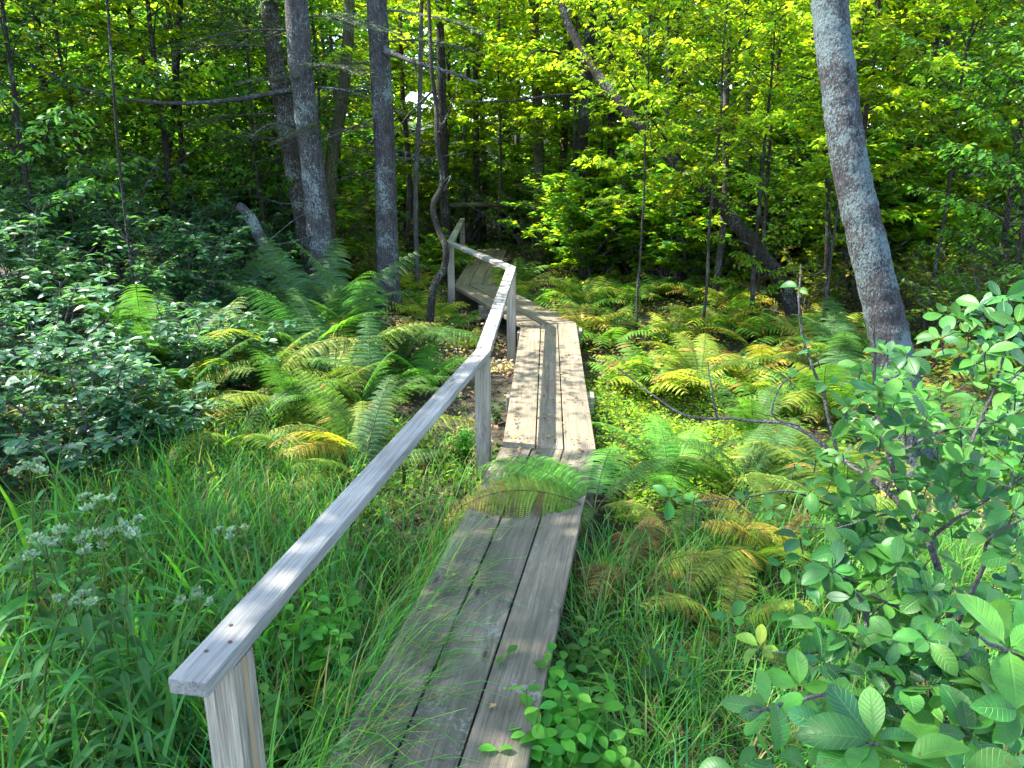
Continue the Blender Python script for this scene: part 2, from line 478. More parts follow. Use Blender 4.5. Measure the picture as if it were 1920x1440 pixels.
def nail_mesh():
    bm = bmesh.new(); bmesh.ops.create_cone(bm, cap_ends=True, segments=10, radius1=.0052, radius2=.0042, depth=.003)
    me = bpy.data.meshes.new('nail'); bm.to_mesh(me); bm.free()
    m, t, out = new_mat('rusty_steel'); b_ = N(t, 'ShaderNodeBsdfPrincipled')
    t.links.new(mixc(t, noise(t, N(t, 'ShaderNodeTexCoord').outputs['Object'], 300), (.03, .02, .015), (.12, .06, .035)), b_.inputs['Base Color'])
    b_.inputs['Metallic'].default_value = .5; b_.inputs['Roughness'].default_value = .6; t.links.new(b_.outputs[0], out.inputs[0])
    me.materials.append(m)
    return me


NAIL = nail_mesh()
J = [((-1.005, -.8, .28), (-.425, -.8, .28)),
     ((-.063, 4.22, .295), (.505, 4.18, .295)),
     ((.089, 7.44, .395), (.661, 7.53, .395)),
     ((-.775, 9.87, .43), (-.215, 10.02, .43)),
     ((-.66, 14.2, .47), (-.09, 14.2, .47))]
BL = ['grey shaded boardwalk run of three long planks in the foreground',
      'sunlit boardwalk run of three tan planks behind the arching fern frond',
      'pale short boardwalk run turning left behind the handrail post',
      'farthest boardwalk run, grey and half hidden by ferns']
for i in range(4):
    l0, r0 = map(Vector, J[i]); l1, r1 = map(Vector, J[i + 1])
    root = thing('boardwalk_section', BL[i], 'boardwalk', (l0 + r1) / 2 - Vector((0, 0, .3)), group='boardwalk runs')
    d = (l1 - l0).normalized()
    for k in range(3):
        wd = [.0, .325, .658, 1.0] if i == 0 else [.0, .36, .66, 1.0]
        g = .007
        a, b = wd[k] + g, wd[k + 1] - g
        dz = Vector((0, 0, random.Random(i * 7 + k).uniform(-.004, .003)))
        e0 = d * .004; e1 = d * (-.004)
        prism('plank', [l0.lerp(r0, a) + dz + e0, l0.lerp(r0, b) + dz + e0, l1.lerp(r1, b) + dz + e1, l1.lerp(r1, a) + dz + e1],
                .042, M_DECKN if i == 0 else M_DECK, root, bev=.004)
    if i < 2:
        for pk_ in [c_ for c_ in root.children if c_.name.startswith('plank')]:
            xs = [v.co.x for v in pk_.data.vertices]; ys = [v.co.y for v in pk_.data.vertices]; zt = max(v.co.z for v in pk_.data.vertices)
            for fx in ([.36, .955] if i == 0 else [.045, .37, .955]):
                for fy in (.25, .75):
                    o_ = obj('nail', NAIL, pk_, (min(xs) + (max(xs) - min(xs)) * fx, min(ys) + (max(ys) - min(ys)) * fy, zt + .0004))
    # cross sleepers under the run, sticking out on the right
    L = (l1 - l0).length
    for s in ([.3, .965] if i == 0 else [.35, .97] if i == 1 else [.5]):
        c = l0.lerp(l1, s); c2 = r0.lerp(r1, s)
        dd = (c2 - c).normalized()
        p0 = c - dd * .03; p1 = c2 + dd * .055
        hw = d * .07
        z = Vector((0, 0, -.046))
        prism('sleeper', [p0 + hw + z, p0 - hw + z, p1 - hw + z, p1 + hw + z], .14, M_POST, root, bev=.006)
        for q in (.18, .82):
            m = (p0.lerp(p1, q)) + Vector((0, 0, -.19))
            prism('support', [m + Vector(v) for v in ((-.06, -.06, 0), (.06, -.06, 0), (.06, .06, 0), (-.06, .06, 0))], .3, M_POST, root, bev=.004)

RP = [Vector((-.684, 1.335, .868)), Vector((-.174, 4.31, .872)), Vector((-.006, 7.42, .98)), Vector((-.80, 9.78, 1.01)), Vector((-.90, 13.9, 1.05))]
rail = thing('handrail', 'low weathered grey timber handrail running along the left of the boardwalk', 'handrail', (-.65, 1.5, .0))
for i in range(4):
    a, b = RP[i], RP[i + 1]
    d = (b - a).normalized(); s = Vector((-d.y, d.x, 0)).normalized()

    def mitre(k):
        if k == 0 or k == 4: return s * .045
        d0 = (RP[k] - RP[k - 1]).normalized(); d1 = (RP[k + 1] - RP[k]).normalized()
        s0 = Vector((-d0.y, d0.x, 0)).normalized(); s1 = Vector((-d1.y, d1.x, 0)).normalized()
        mm = (s0 + s1).normalized(); return mm * (.045 / max(.5, mm.dot(s0)))
    m0, m1 = mitre(i), mitre(i + 1)
    e = .0015
    o = prism('rail', [a + m0 + d * e, a - m0 + d * e, b - m1 - d * e, b + m1 - d * e], .038, M_RAIL, rail, bev=.005)
    for dd_, sy_ in ((.1, .015), (.14, -.02), (.2, .012)) if i == 0 else ((.06, .018), (.09, -.018)):
        q_ = a + d * dd_ + s * sy_
        obj('screw', NAIL, rail, tuple(Vector((q_.x, q_.y, q_.z + .001)) - rail.location))
# posts (grain along local X => boxes lying along X, then stood up)
def post(base, top, rz, parent, size=.089, label=None):
    h = top - base[2]
    bm = bmesh.new(); bmesh.ops.create_cube(bm, size=1)
    bmesh.ops.scale(bm, vec=(h, size, size), verts=bm.verts)
    bmesh.ops.bevel(bm, geom=list(bm.edges), offset=.005, segments=2, affect='EDGES')
    me = bpy.data.meshes.new('post'); bm.to_mesh(me); bm.free(); me.materials.append(M_POST)
    o = obj('post', me, parent)
    o.rotation_euler = (Matrix.Rotation(rz, 4, 'Z') @ Matrix.Rotation(-math.pi / 2, 4, 'Y')).to_euler()
    o.location = Vector((base[0], base[1], base[2] + h / 2)) - parent.location
    return o


d0 = (RP[1] - RP[0]).normalized()
pl = [RP[0] + d0 * .15 + Vector((.0, 0, 0)), RP[1] + Vector((.0, -.02, 0)), RP[2] + Vector((0, -.03, 0)), RP[3] + Vector((.0, -.0, 0)), RP[4] + Vector((0, -.08, 0))]
rzs = [-.17, -.05, -.05, .2, 0]
for p, rz in zip(pl, rzs):
    post((p.x, p.y, float(gh(p.x, p.y)) - .25), p.z - .0385, rz, rail)

# ------------------------------------------------------------------ plant generators
def wob(r, n, amp):
    a = r.normal(0, amp, (n, 3)); a[:, 2] *= .3
    return np.cumsum(a, 0)


GREENS = [(.05, .13, .02), (.065, .16, .02), (.04, .11, .025), (.08, .18, .02)]
YGREEN = [(.12, .2, .012), (.16, .22, .012), (.09, .18, .015), (.2, .24, .015)]
DKGREEN = [(.03, .095, .035), (.04, .115, .04), (.026, .08, .032), (.05, .13, .04)]
BLUEG = [(.045, .135, .065), (.06, .155, .075), (.04, .115, .06), (.08, .18, .08)]
CONIF = [(.018, .045, .018), (.028, .06, .022), (.04, .075, .028)]


def gen_broad(seed, H, r0, lo, nl, spread, T, ls, cols, lpt=12, lean=(0, 0), up=.35, k=7, droop=.25, twk=9, tw_len=.34):
    """tapered trunk with limbs and twigs in one mesh, leaves in layered sprays in another"""
    r = np.random.default_rng(seed)
    n = 12
    tz = np.linspace(0, 1, n)
    tp = np.stack([lean[0] * tz ** 1.3, lean[1] * tz ** 1.3, H * tz], 1) + wob(r, n, .02 * H / 6)
    tp[0] = (0, 0, -.1)
    tr = MB(); cr = MB()
    tube(tr, spline(tp, 24), r0 * (1 - np.linspace(0, 1, 24)) ** .8 + .008, k, bump=.05, seed=seed)
    P = []; A = []; Nn = []; TN = []
    for i in range(nl):
        tone = r.uniform(.55, 1.35)
        f = lo + (1 - lo) * (i + r.random()) / nl
        idx = f * (n - 1); i0 = min(int(idx), n - 2)
        st = tp[i0] + (tp[i0 + 1] - tp[i0]) * (idx - i0)
        az = i * 2.4 + r.normal(0, .4)
        prof = math.sin(math.pi * min(1, .18 + .82 * (1 - f) / (1 - lo) * .85 + .08)) ** .6 + .1
        Ln = spread * prof * r.uniform(.65, 1.15)
        el = up + .5 * f + r.normal(0, .12)
        m = 7; q = np.linspace(0, 1, m)
        dirh = np.array([math.cos(az), math.sin(az), 0])
        lp = st + dirh * (Ln * q)[:, None] * math.cos(el * .6) + UP * (Ln * (math.sin(el) * q - droop * q ** 2))[:, None] + wob(r, m, .02 * Ln) * q[:, None]
        tube(tr, lp, np.linspace(max(.008, r0 * .32 * (1 - f * .6)), .004, m), 5)
        for j in range(twk):
            g = .22 + .78 * (j + r.random()) / twk
            gi = g * (m - 1); g0 = min(int(gi), m - 2)
            b0 = lp[g0] + (lp[g0 + 1] - lp[g0]) * (gi - g0)
            sgn = 1 if j % 2 else -1
            ta = az + sgn * r.uniform(.5, 1.1)
            tl = Ln * tw_len * r.uniform(.6, 1.2) * (1.15 - .5 * g)
            td = np.array([math.cos(ta), math.sin(ta), r.uniform(-.18, .22)])
            q2 = np.linspace(0, 1, 4)
            tw = b0 + td * (tl * q2)[:, None] - UP * (.12 * tl * q2 ** 2)[:, None]
            tube(tr, tw, np.linspace(.005, .002, 4), 3)
            nn = max(4, int(lpt * r.uniform(.7, 1.3)))
            s = (np.arange(nn) + r.random(nn)) / nn
            pos = b0 + td * (tl * s)[:, None] - UP * (.12 * tl * s ** 2)[:, None]
            sg = np.where(np.arange(nn) % 2, 1, -1)
            an = ta + sg * r.uniform(.4, 1.3, nn)
            ax = np.stack([np.cos(an), np.sin(an), r.normal(-.15, .3, nn)], 1)
            P.append(pos + r.normal(0, .025, (nn, 3))); A.append(ax); TN.append(np.full(nn, tone * r.uniform(.85, 1.15)))
            Nn.append(np.stack([r.normal(0, .38, nn), r.normal(0, .38, nn), np.ones(nn)], 1))
    P = np.concatenate(P); A = np.concatenate(A); Nn = np.concatenate(Nn)
    n_ = len(P)
    scatter(cr, T, P, A, Nn, ls * r.uniform(.45, 1.3, n_), pal(r, cols, n_) * np.concatenate(TN)[:, None])
    return tr, cr


def gen_conifer(seed, H, r0, lo, nb, spread, cols=CONIF, dense=1.0):
    r = np.random.default_rng(seed)
    tr = MB(); cr = MB(); n = 10
    tp = np.stack([np.zeros(n), np.zeros(n), np.linspace(-.1, H, n)], 1) + wob(r, n, .015)
    tube(tr, spline(tp, 20), r0 * (1 - np.linspace(0, 1, 20)) ** .8 + .01, 8, bump=.04, seed=seed)
    P = []; A = []; Nn = []; Sc = []
    for i in range(nb):
        f = lo + (1 - lo) * (i + r.random()) / nb
        st = np.array([tp[int(f * (n - 1)), 0], tp[int(f * (n - 1)), 1], H * f])
        az = i * 2.4 + r.normal(0, .3)
        Ln = spread * (1.05 - f) ** .7 * r.uniform(.7, 1.15)
        m = 7; q = np.linspace(0, 1, m)
        dh = np.array([math.cos(az), math.sin(az), 0])
        lp = st + dh * (Ln * q)[:, None] + UP * (Ln * (.12 * q - .32 * q ** 2))[:, None]
        tube(tr, lp, np.linspace(.016, .004, m), 4)
        for j in range(int(16 * dense)):
            g = .15 + .85 * (j + r.random()) / (16 * dense)
            b0 = st + dh * Ln * g + UP * Ln * (.12 * g - .32 * g * g)
            ta = az + (1 if j % 2 else -1) * r.uniform(.6, 1.0)
            tl = Ln * .38 * (1.1 - .7 * g) * r.uniform(.7, 1.2)
            td = np.array([math.cos(ta), math.sin(ta), -.15])
            nn = int(max(8, tl / .018))
            s = (np.arange(nn) + r.random(nn)) / nn
            pos = b0 + td * (tl * s)[:, None] - UP * (.2 * tl * s ** 2)[:, None]
            an = ta + np.where(np.arange(nn) % 2, 1, -1) * r.uniform(.6, 1.1, nn)
            P.append(pos); A.append(np.stack([np.cos(an), np.sin(an), r.normal(-.1, .2, nn)], 1))
            Nn.append(np.stack([r.normal(0, .2, nn), r.normal(0, .2, nn), np.ones(nn)], 1)); Sc.append(r.uniform(.04, .09, nn))
    P = np.concatenate(P)
    Tn = (np.array([(0, 0, 0), (.4, .11, 0), (1, 0, -.05), (.4, -.11, 0)], float), np.array([(0, 3, 2, 1)]), np.zeros((4, 2)))
    scatter(cr, Tn, P, np.concatenate(A), np.concatenate(Nn), np.concatenate(Sc), pal(r, cols, len(P)))
    return tr, cr


def gen_shrub(seed, H, W, ns, T, ls, cols, lps=26, twigs=7, glossy=True):
    """many stems from the base, twigs with leaves in whorls"""
    r = np.random.default_rng(seed)
    st = MB(); fo = MB(); P = []; A = []; Nn = []
    for i in range(ns):
        az = i * 2.4 + r.normal(0, .3); out_ = W * math.sqrt((i + .5) / ns) * r.uniform(.8, 1.1)
        h = H * (1 - .45 * (out_ / W) ** 2) * r.uniform(.75, 1.1)
        m = 8; q = np.linspace(0, 1, m)
        dh = np.array([math.cos(az), math.sin(az), 0])
        sp = np.array([r.normal(0, .08), r.normal(0, .08), -.05]) + dh * (out_ * q ** 1.4)[:, None] + UP * (h * q ** .85)[:, None] + wob(r, m, .012) * q[:, None]
        tube(st, sp, np.linspace(.011, .003, m), 5)
        for j in range(twigs):
            g = .25 + .75 * (j + r.random()) / twigs
            gi = g * (m - 1); g0 = min(int(gi), m - 2)
            b0 = sp[g0] + (sp[g0 + 1] - sp[g0]) * (gi - g0)
            ta = r.uniform(0, 6.28); tl = H * .2 * r.uniform(.5, 1.3)
            td = nz(np.array([math.cos(ta), math.sin(ta), r.uniform(.0, .8)]))
            tube(st, np.array([b0, b0 + td * tl * .5, b0 + td * tl + UP * .02]), [.004, .003, .002], 3)
            nn = lps
            s = .25 + .75 * (np.arange(nn) + r.random(nn)) / nn
            pos = b0 + td * (tl * s)[:, None] + r.normal(0, .012, (nn, 3))
            an = np.arange(nn) * 2.4 + r.random(nn)
            ax = np.stack([np.cos(an), np.sin(an), r.uniform(-.25, .5, nn)], 1)
            P.append(pos); A.append(ax); Nn.append(np.stack([r.normal(0, .35, nn), r.normal(0, .35, nn), np.ones(nn)], 1))
    P = np.concatenate(P); n_ = len(P)
    scatter(fo, T, P, np.concatenate(A), np.concatenate(Nn), ls * r.uniform(.6, 1.2, n_), pal(r, cols, n_))
    return st, fo


# --- fern fronds: arching rachis, pinnae each cut into pinnules
def gen_frond(seed, L=.8, base=(.06, .13, .02), tipc=None, n_p=24, arch=.9, wid=.16, fine=True, curl=0.0, dead=0.0, brownspots=0.0):
    r = np.random.default_rng(seed)
    mb = MB()
    m = 16; q = np.linspace(0, 1, m)
    # rises at an angle then arches over
    ang = 1.15 - arch * 1.6 * q ** 1.2
    dx = np.cos(ang); dz = np.sin(ang)
    x = np.concatenate([[0], np.cumsum((dx[1:] + dx[:-1]) / 2)]) * L / (m - 1)
    z = np.concatenate([[0], np.cumsum((dz[1:] + dz[:-1]) / 2)]) * L / (m - 1)
    y = curl * q ** 2 * L + .02 * np.sin(q * 3 + seed) * L
    rc = np.stack([x, y, z], 1)
    tube(mb, rc, np.linspace(.004, .001, m), 4, c=np.array([.10, .13, .04]) if dead < .5 else np.array([.16, .09, .04]))
    n_p = int(n_p * .88)
    s = .14 + .86 * (np.arange(n_p) + .5) / n_p
    tg = nz(np.gradient(rc, axis=0))
    base = np.array(base); tipc = base if tipc is None else np.array(tipc)
    for sd in (1, -1):
        for k_, sv in enumerate(s):
            i = sv * (m - 1); i0 = min(int(i), m - 2)
            p = rc[i0] + (rc[i0 + 1] - rc[i0]) * (i - i0); t_ = tg[i0]
            side = nz(np.cross(UP, t_)) * sd; nrm = nz(np.cross(t_, side) * sd)
            prof = (math.sin(math.pi * min(1, (sv - .10) * 1.02) ** .72) ** .8) if sv < .985 else .05
            pl_ = wid * max(.08, prof) * r.uniform(.88, 1.08)
            pd = nz(side + t_ * .33 + UP * r.normal(0, .07) - nrm * .06)
            dr = .28 + .15 * r.random() + dead * .9
            cc = base + (tipc - base) * (sv ** 1.5) * r.uniform(.6, 1.2)
            if brownspots and r.random() < brownspots: cc = np.array([.26, .17, .04]) * r.uniform(.7, 1.3)
            cc = cc * r.uniform(.85, 1.2)
            if fine:
                npn = max(4, int(pl_ / .0088))
                u = (np.arange(npn) + .3) / npn
                pos = p + pd * (pl_ * u)[:, None] - UP * (dr * pl_ * u ** 2)[:, None]
                wl = .0185 * (L / .8) * (1.05 - u) ** .45 * (pl_ / wid) ** .35
                for s2 in (1, -1):
                    ax = nz(np.cross(nrm, pd) * s2 + pd * .45)[None] * np.ones((npn, 1)) - UP * .22
                    scatter(mb, (np.array([(0, .0, 0), (.45, .38, 0), (1, .05, -.06), (.5, -.38, 0)], float), np.array([(0, 3, 2, 1)]), np.zeros((4, 2))),
                            pos, ax, nrm[None] * np.ones((npn, 1)) + r.normal(0, .12, (npn, 3)), np.maximum(wl * 1.1, .005), cc * r.uniform(.88, 1.14, (npn, 1)))
            else:
                scatter(mb, leaf_strip([(0, .03), (.3, .13), (.65, .10), (1, .01)], .1, dr), [p], [pd], [nrm], pl_, cc)
    return mb


G1, G2, G3 = (.05, .12, .022), (.065, .15, .025), (.04, .10, .035)
YG, YL, BR = (.12, .2, .02), (.22, .24, .03), (.2, .13, .04)
FR = {}
FR['bright'] = [gen_frond(14, .8, (.07, .22, .03), (.10, .26, .03), 24, arch=.85, wid=.2).mesh('frond', M_FERN), gen_frond(15, .8, (.08, .24, .03), (.13, .27, .03), 24, arch=.8, curl=.12, wid=.2).mesh('frond', M_FERN)]  # brighter greens put sunlight into the frond colour
FR['green'] = [gen_frond(1, .85, G1, G2, 26).mesh('frond', M_FERN), gen_frond(2, .8, G2, G1, 25, arch=.75, curl=.12).mesh('frond', M_FERN), gen_frond(3, .9, G3, G1, 27, arch=.5, curl=-.1).mesh('frond', M_FERN)]
FR['yellow'] = [gen_frond(4, .8, (.09, .16, .02), YG, 25, arch=.7, brownspots=.06).mesh('frond', M_FERN), gen_frond(5, .85, (.1, .17, .02), YL, 26, arch=1.0, curl=.1, brownspots=.1).mesh('frond', M_FERN), gen_frond(6, .75, G2, YL, 24, arch=1.15, curl=-.12).mesh('frond', M_FERN)]
FR['autumn'] = [gen_frond(7, .75, YL, (.36, .24, .04), 24, brownspots=.2).mesh('frond', M_FERN), gen_frond(8, .8, YG, (.34, .25, .05), 24, arch=1.1, brownspots=.15, curl=.1).mesh('frond', M_FERN), gen_frond(9, .7, BR, (.2, .11, .03), 23, arch=1.2, dead=.5).mesh('frond', M_FERN)]
FR['brown'] = [gen_frond(10, .7, (.17, .09, .035), BR, 22, arch=1.25, dead=.7).mesh('frond', M_FERN), gen_frond(11, .65, BR, (.28, .17, .05), 22, arch=1.35, dead=.6, curl=.15).mesh('frond', M_FERN)]
FR['blue'] = [gen_frond(12, .85, (.035, .10, .05), G3, 26, arch=.8).mesh('frond', M_FERN), gen_frond(13, .9, (.045, .12, .05), G1, 26, arch=.45, curl=.1).mesh('frond', M_FERN)]


def fern(x, y, kind, sc=1.0, n=8, seed=0, label='', group=None, z=None, tilt=1.0, az0=None):
    r = random.Random(seed)
    z = float(gh(x, y)) if z is None else z
    o = thing('fern', label, 'fern', (x, y, z), 0, group)
    for i in range(n):
        az = (az0 if az0 is not None else r.uniform(0, 6.28)) + i * 6.283 / n + r.gauss(0, .22)
        k = kind if isinstance(kind, str) else r.choice(kind)
        f = obj('frond', r.choice(FR[k]), o, (0, 0, 0), (r.gauss(0, .12), r.uniform(-.3, .25) * tilt, az), sc * r.uniform(.75, 1.12))
    return o


# low-detail whole ferns for the distance
FF = []
for kd, seeds in ((('green', (.05, .12, .02), (.08, .16, .02))), ('yellow', (.11, .17, .02), (.22, .24, .025)), ('autumn', (.3, .22, .035), (.34, .2, .04))) and [('green', ((.07, .17, .02), (.11, .22, .02))), ('yellow', ((.15, .23, .02), (.28, .30, .025))), ('autumn', ((.26, .25, .035), (.32, .21, .04)))]:
    for v_ in range(2):
        mb = MB(); r = np.random.default_rng(50 + v_ + len(FF))
        for i in range(9):
            fm = gen_frond(int(r.integers(1e6)), .75 * r.uniform(.8, 1.1), seeds[0], seeds[1], 17, arch=r.uniform(.7, 1.15), fine=False, brownspots=.06)
            a = i * 6.283 / 9 + r.normal(0, .25); c, s = math.cos(a), math.sin(a)
            V = np.concatenate(fm.v); V = V @ np.array([[c, s, 0], [-s, c, 0], [0, 0, 1]])
            mb.add(V, np.concatenate(fm.f), np.concatenate(fm.c))
        FF.append((kd, mb.mesh('fern_low', M_FERN)))


def farfern(x, y, kd, sc, rz, label, group, idx=0):
    ms = [m for k, m in FF if k == kd]
    o = obj('fern', ms[idx % len(ms)], None, (x, y, float(gh(x, y)) - .02), (0, 0, rz), sc)
    return tag(o, label, 'fern', group)


# ------------------------------------------------------------------ the marked trees
def trunk_thing(name, label, pts, rad, mat, cat='tree', group=None, limbs=(), crown=None, k=16, bump=.035, seed=1, n=40, cmat=None):
    """pts in world coords; limbs: list of (pts, r0, r1)"""
    pts = np.asarray(pts, float); b = pts[0].copy()
    o = thing(name, label, cat, b, 0, group)
    mb = MB()
    P = spline(pts - b, n); R = np.interp(np.linspace(0, 1, n), np.linspace(0, 1, len(rad)), rad)
    tube(mb, P, R, k, bump=bump, seed=seed)
    for lp, r0, r1 in limbs:
        q = spline(np.asarray(lp) - b, 12); tube(mb, q, np.linspace(r0, r1, 12), 6, bump=.06, seed=seed + 1)
    obj('trunk', mb.mesh('trunk', mat), o)
    return o, b


def crown_on(o, b, cz, seed, rad, nl, cols, T=L_OVATE, ls=.1, mat=None, conif=False):
    """leafy crown high on a trunk (world centre cz)"""
    r = np.random.default_rng(seed); mb = MB()
    nc = nl
    cen = r.normal(0, 1, (nc, 3)); cen = nz(cen) * (r.random((nc, 1)) ** .4) * np.array(rad)
    P = []; A = []
    for c in cen:
        k_ = int(r.integers(60, 110))
        d = r.normal(0, 1, (k_, 3)) * np.array([.42, .42, .12]) * (1 if not conif else .8)
        P.append(c + d); A.append(nz(d + r.normal(0, .3, (k_, 3)) + nz(c) * .2))
    P = np.concatenate(P) + (np.asarray(cz) - b)
    n_ = len(P)
    scatter(mb, T, P, np.concatenate(A), np.stack([r.normal(0, .5, n_), r.normal(0, .5, n_), np.ones(n_)], 1), ls * r.uniform(.6, 1.2, n_), pal(r, cols, n_))
    obj('crown', mb.mesh('crown', mat or M_LEAF), o)
    # limbs reaching the clumps
    tb = MB()
    top = np.asarray(cz) - b
    for c in cen[::3]:
        e = top + c; s0 = top + np.array([0, 0, c[2] * .4 - rad[2] * .5])
        tube(tb, spline([s0, (s0 + e) / 2 + UP * .1, e], 6), np.linspace(.03, .006, 6), 4)
    obj('limb', tb.mesh('limb', M_BARK), o)


def dead_branches(base_pts, lo, hi, n, seed, ln=(.3, 1.2), r0=.012):
    """short dead side branches on a conifer trunk"""
    r = np.random.default_rng(seed); out_ = []
    P = spline(base_pts, 60)
    for i in range(n):
        p = P[int(60 * (lo + (hi - lo) * r.random()))]
        az = r.uniform(0, 6.28); L = r.uniform(*ln)
        d = np.array([math.cos(az), math.sin(az), r.uniform(-.35, .1)])
        mid = p + d * L * .5 + r.normal(0, .04, 3); e = p + d * L + np.array([0, 0, r.uniform(-.1, .15)])
        out_.append(([p, mid, e], r0 * r.uniform(.6, 1.2), .003))
    return out_


def gp(px, Y):   # ground point below pixel column px at depth Y
    x = at(px, 500, Y)[0]
    # column shifts a little with height; good enough
    return x


# A: lichened leaning tree on the right
pA = [at(1752, 990, 4.35), at(1720, 880, 4.4), at(1697, 760, 4.45), at(1660, 600, 4.55), at(1625, 450, 4.65), at(1592, 300, 4.75), at(1572, 150, 4.85), at(1556, 0, 4.95)]
pA[0][2] = -.15
pA += [pA[-1] + np.array([-.12, .15, 1.2]), pA[-1] + np.array([-.15, .4, 3.0]), pA[-1] + np.array([.1, .6, 5])]
o, b = trunk_thing('leaning_tree', 'pale blue-grey lichened tree leaning left above the right-hand shrub', pA, [.15, .13, .118, .113, .108, .105, .104, .103, .1, .08, .05], M_BARK_LICH, k=36, n=160, bump=.035, seed=3)
crown_on(o, b, pA[-1] + np.array([.3, .3, .3]), 5, (2.2, 2.0, 1.2), 26, GREENS, T=L_OVATE, ls=.09)

# B: straight conifer trunk, and the twin behind
def vert_tree(name, label, pix, Y, rads, mat, Htop=13, seed=1, group=None, db=14, lean=None, conif=True, crown=True, crad=(2.3, 2.3, 2.6)):
    P = [at(x, y, yy if isinstance(yy, float) else Y) for x, y, yy in [(p[0], p[1], p[2] if len(p) > 2 else Y) for p in pix]]
    P[0][2] = float(gh(P[0][0], P[0][1])) - .15
    d = (P[-1] - P[-2]) / (P[-1] - P[-2])[2]
    z1 = P[-1][2]
    for zz in (z1 + (Htop - z1) * .5, Htop):
        P.append(P[-1] + d * (zz - P[-1][2]))
    rr = list(rads) + [rads[-1] * .75, .03]
    lm = dead_branches(P, .1, .5, db, seed) if db else []
    o, b = trunk_thing(name, label, P, rr, mat, group=group, limbs=lm, seed=seed, k=20, n=80)
    if crown:
        crown_on(o, b, P[-1] - np.array([0, 0, crad[2]]), seed + 9, crad, 10 if Htop > 10 else 3, CONIF, T=L_TINY, ls=.13, mat=M_NEEDLE, conif=True)
    return o, b, P


sp1, _, _ = vert_tree('spruce_tree', 'straight grey spruce trunk standing alone behind the ferns, left of the rail', [(733, 610), (727, 500), (722, 300), (713, 120), (706, 0)], 9.0, [.16, .132, .12, .116, .112], M_BARK_GREY, Htop=13, seed=21, db=16)
sp2, _, _ = vert_tree('spruce_tree', 'thickest grey spruce trunk at the front of the left cluster', [(618, 590), (605, 500), (585, 300), (563, 120), (555, 0)], 8.6, [.16, .138, .13, .125, .12], M_BARK_GREY, Htop=14, seed=31, db=12)
sp3, _, _ = vert_tree('spruce_tree', 'brown spruce trunk leaning behind the thickest trunk on its left side', [(590, 560), (580, 480), (548, 300), (518, 120), (503, 0)], 9.3, [.13, .11, .105, .105, .1], M_BARK, Htop=13, seed=41, db=10)
vert_tree('mossy_tree', 'thin mossy trunk bending right behind the left trunk cluster', [(612, 540), (618, 430), (622, 300), (640, 200), (652, 80), (655, 0)], 10.0, [.1, .085, .08, .075, .07, .065], M_BARK_MOSS, Htop=9, seed=51, db=10)

def bough(seed, L):
    r = np.random.default_rng(seed); mb = MB(); n = 9; q = np.linspace(0, 1, n)
    st = np.stack([L * q, r.normal(0, .01, n), -.25 * L * q ** 2], 1); tube(mb, st, np.linspace(.01, .003, n), 5, mi=1)
    P = []; A = []
    for j in range(22):
        g = .12 + .88 * j / 22; b0 = np.array([L * g, 0, -.25 * L * g * g]); sg = 1 if j % 2 else -1
        ta = sg * r.uniform(.6, 1.0); tl = L * .45 * (1.1 - .8 * g); td = np.array([math.cos(ta), math.sin(ta), -.15])
        nn = int(tl / .007) + 6; s_ = (np.arange(nn) + r.random(nn)) / nn
        tube(mb, np.array([b0, b0 + td * tl]), [.003, .0015], 3, mi=1)
        P.append(b0 + td * (tl * s_)[:, None]); an = ta + np.where(np.arange(nn) % 2, 1, -1) * r.uniform(.5, 1.1, nn)
        A.append(np.stack([np.cos(an), np.sin(an), r.normal(-.05, .2, nn)], 1))
    P = np.concatenate(P); A = np.concatenate(A)
    Tn = (np.array([(0, 0, 0), (.4, .1, 0), (1, 0, -.05), (.4, -.1, 0)], float), np.array([(0, 3, 2, 1)]), np.zeros((4, 2)))
    scatter(mb, Tn, P, A, np.stack([r.normal(0, .25, len(P)), r.normal(0, .25, len(P)), np.ones(len(P))], 1), r.uniform(.02, .04, len(P)), pal(r, [(.05, .10, .035), (.035, .08, .03), (.08, .13, .05)], len(P)))
    return mb.mesh('bough', [M_NEEDLE, M_TWIG])


BG = [bough(s_, 1.0) for s_ in (71, 72, 73)]
for ti, (root, plist) in enumerate(((sp2, [(575, 130, 1.2, -.9), (580, 150, .9, -2.2), (590, 235, .8, 3.0), (570, 60, 1.1, 3.4), (600, 250, 1.0, -1.8), (575, 30, 1.0, .3)]),
                                    (sp1, [(715, 80, 1.1, -.3), (720, 170, .9, 2.9), (712, 20, 1.2, .4), (725, 240, .8, -2.6), (712, 120, 1.0, 3.3)]),
                                    (sp3, [(530, 215, 1.2, 3.0), (515, 90, 1.3, 3.5), (545, 260, 1.1, 2.7), (505, 20, 1.3, 2.9)]))):
    for k_, (px, py, sc_, az) in enumerate(plist):
        p = at(px, py, root.location.y) - np.array(root.location)
        obj('bough', BG[(k_ + ti) % 3], root, tuple(p), (.1 * k_, -.1, az), sc_)

# D: broken snag
pD = [at(560, 590, 8.1), at(535, 540, 8.1), at(500, 470, 8.15), at(470, 410, 8.2), at(448, 385, 8.25)]
pD[0][2] = 0
trunk_thing('dead_snag', 'short broken pale snag leaning left beside the trunk cluster', pD, [.07, .065, .06, .062, .045], M_BARK_GREY, k=12, bump=.09, seed=8, n=22)
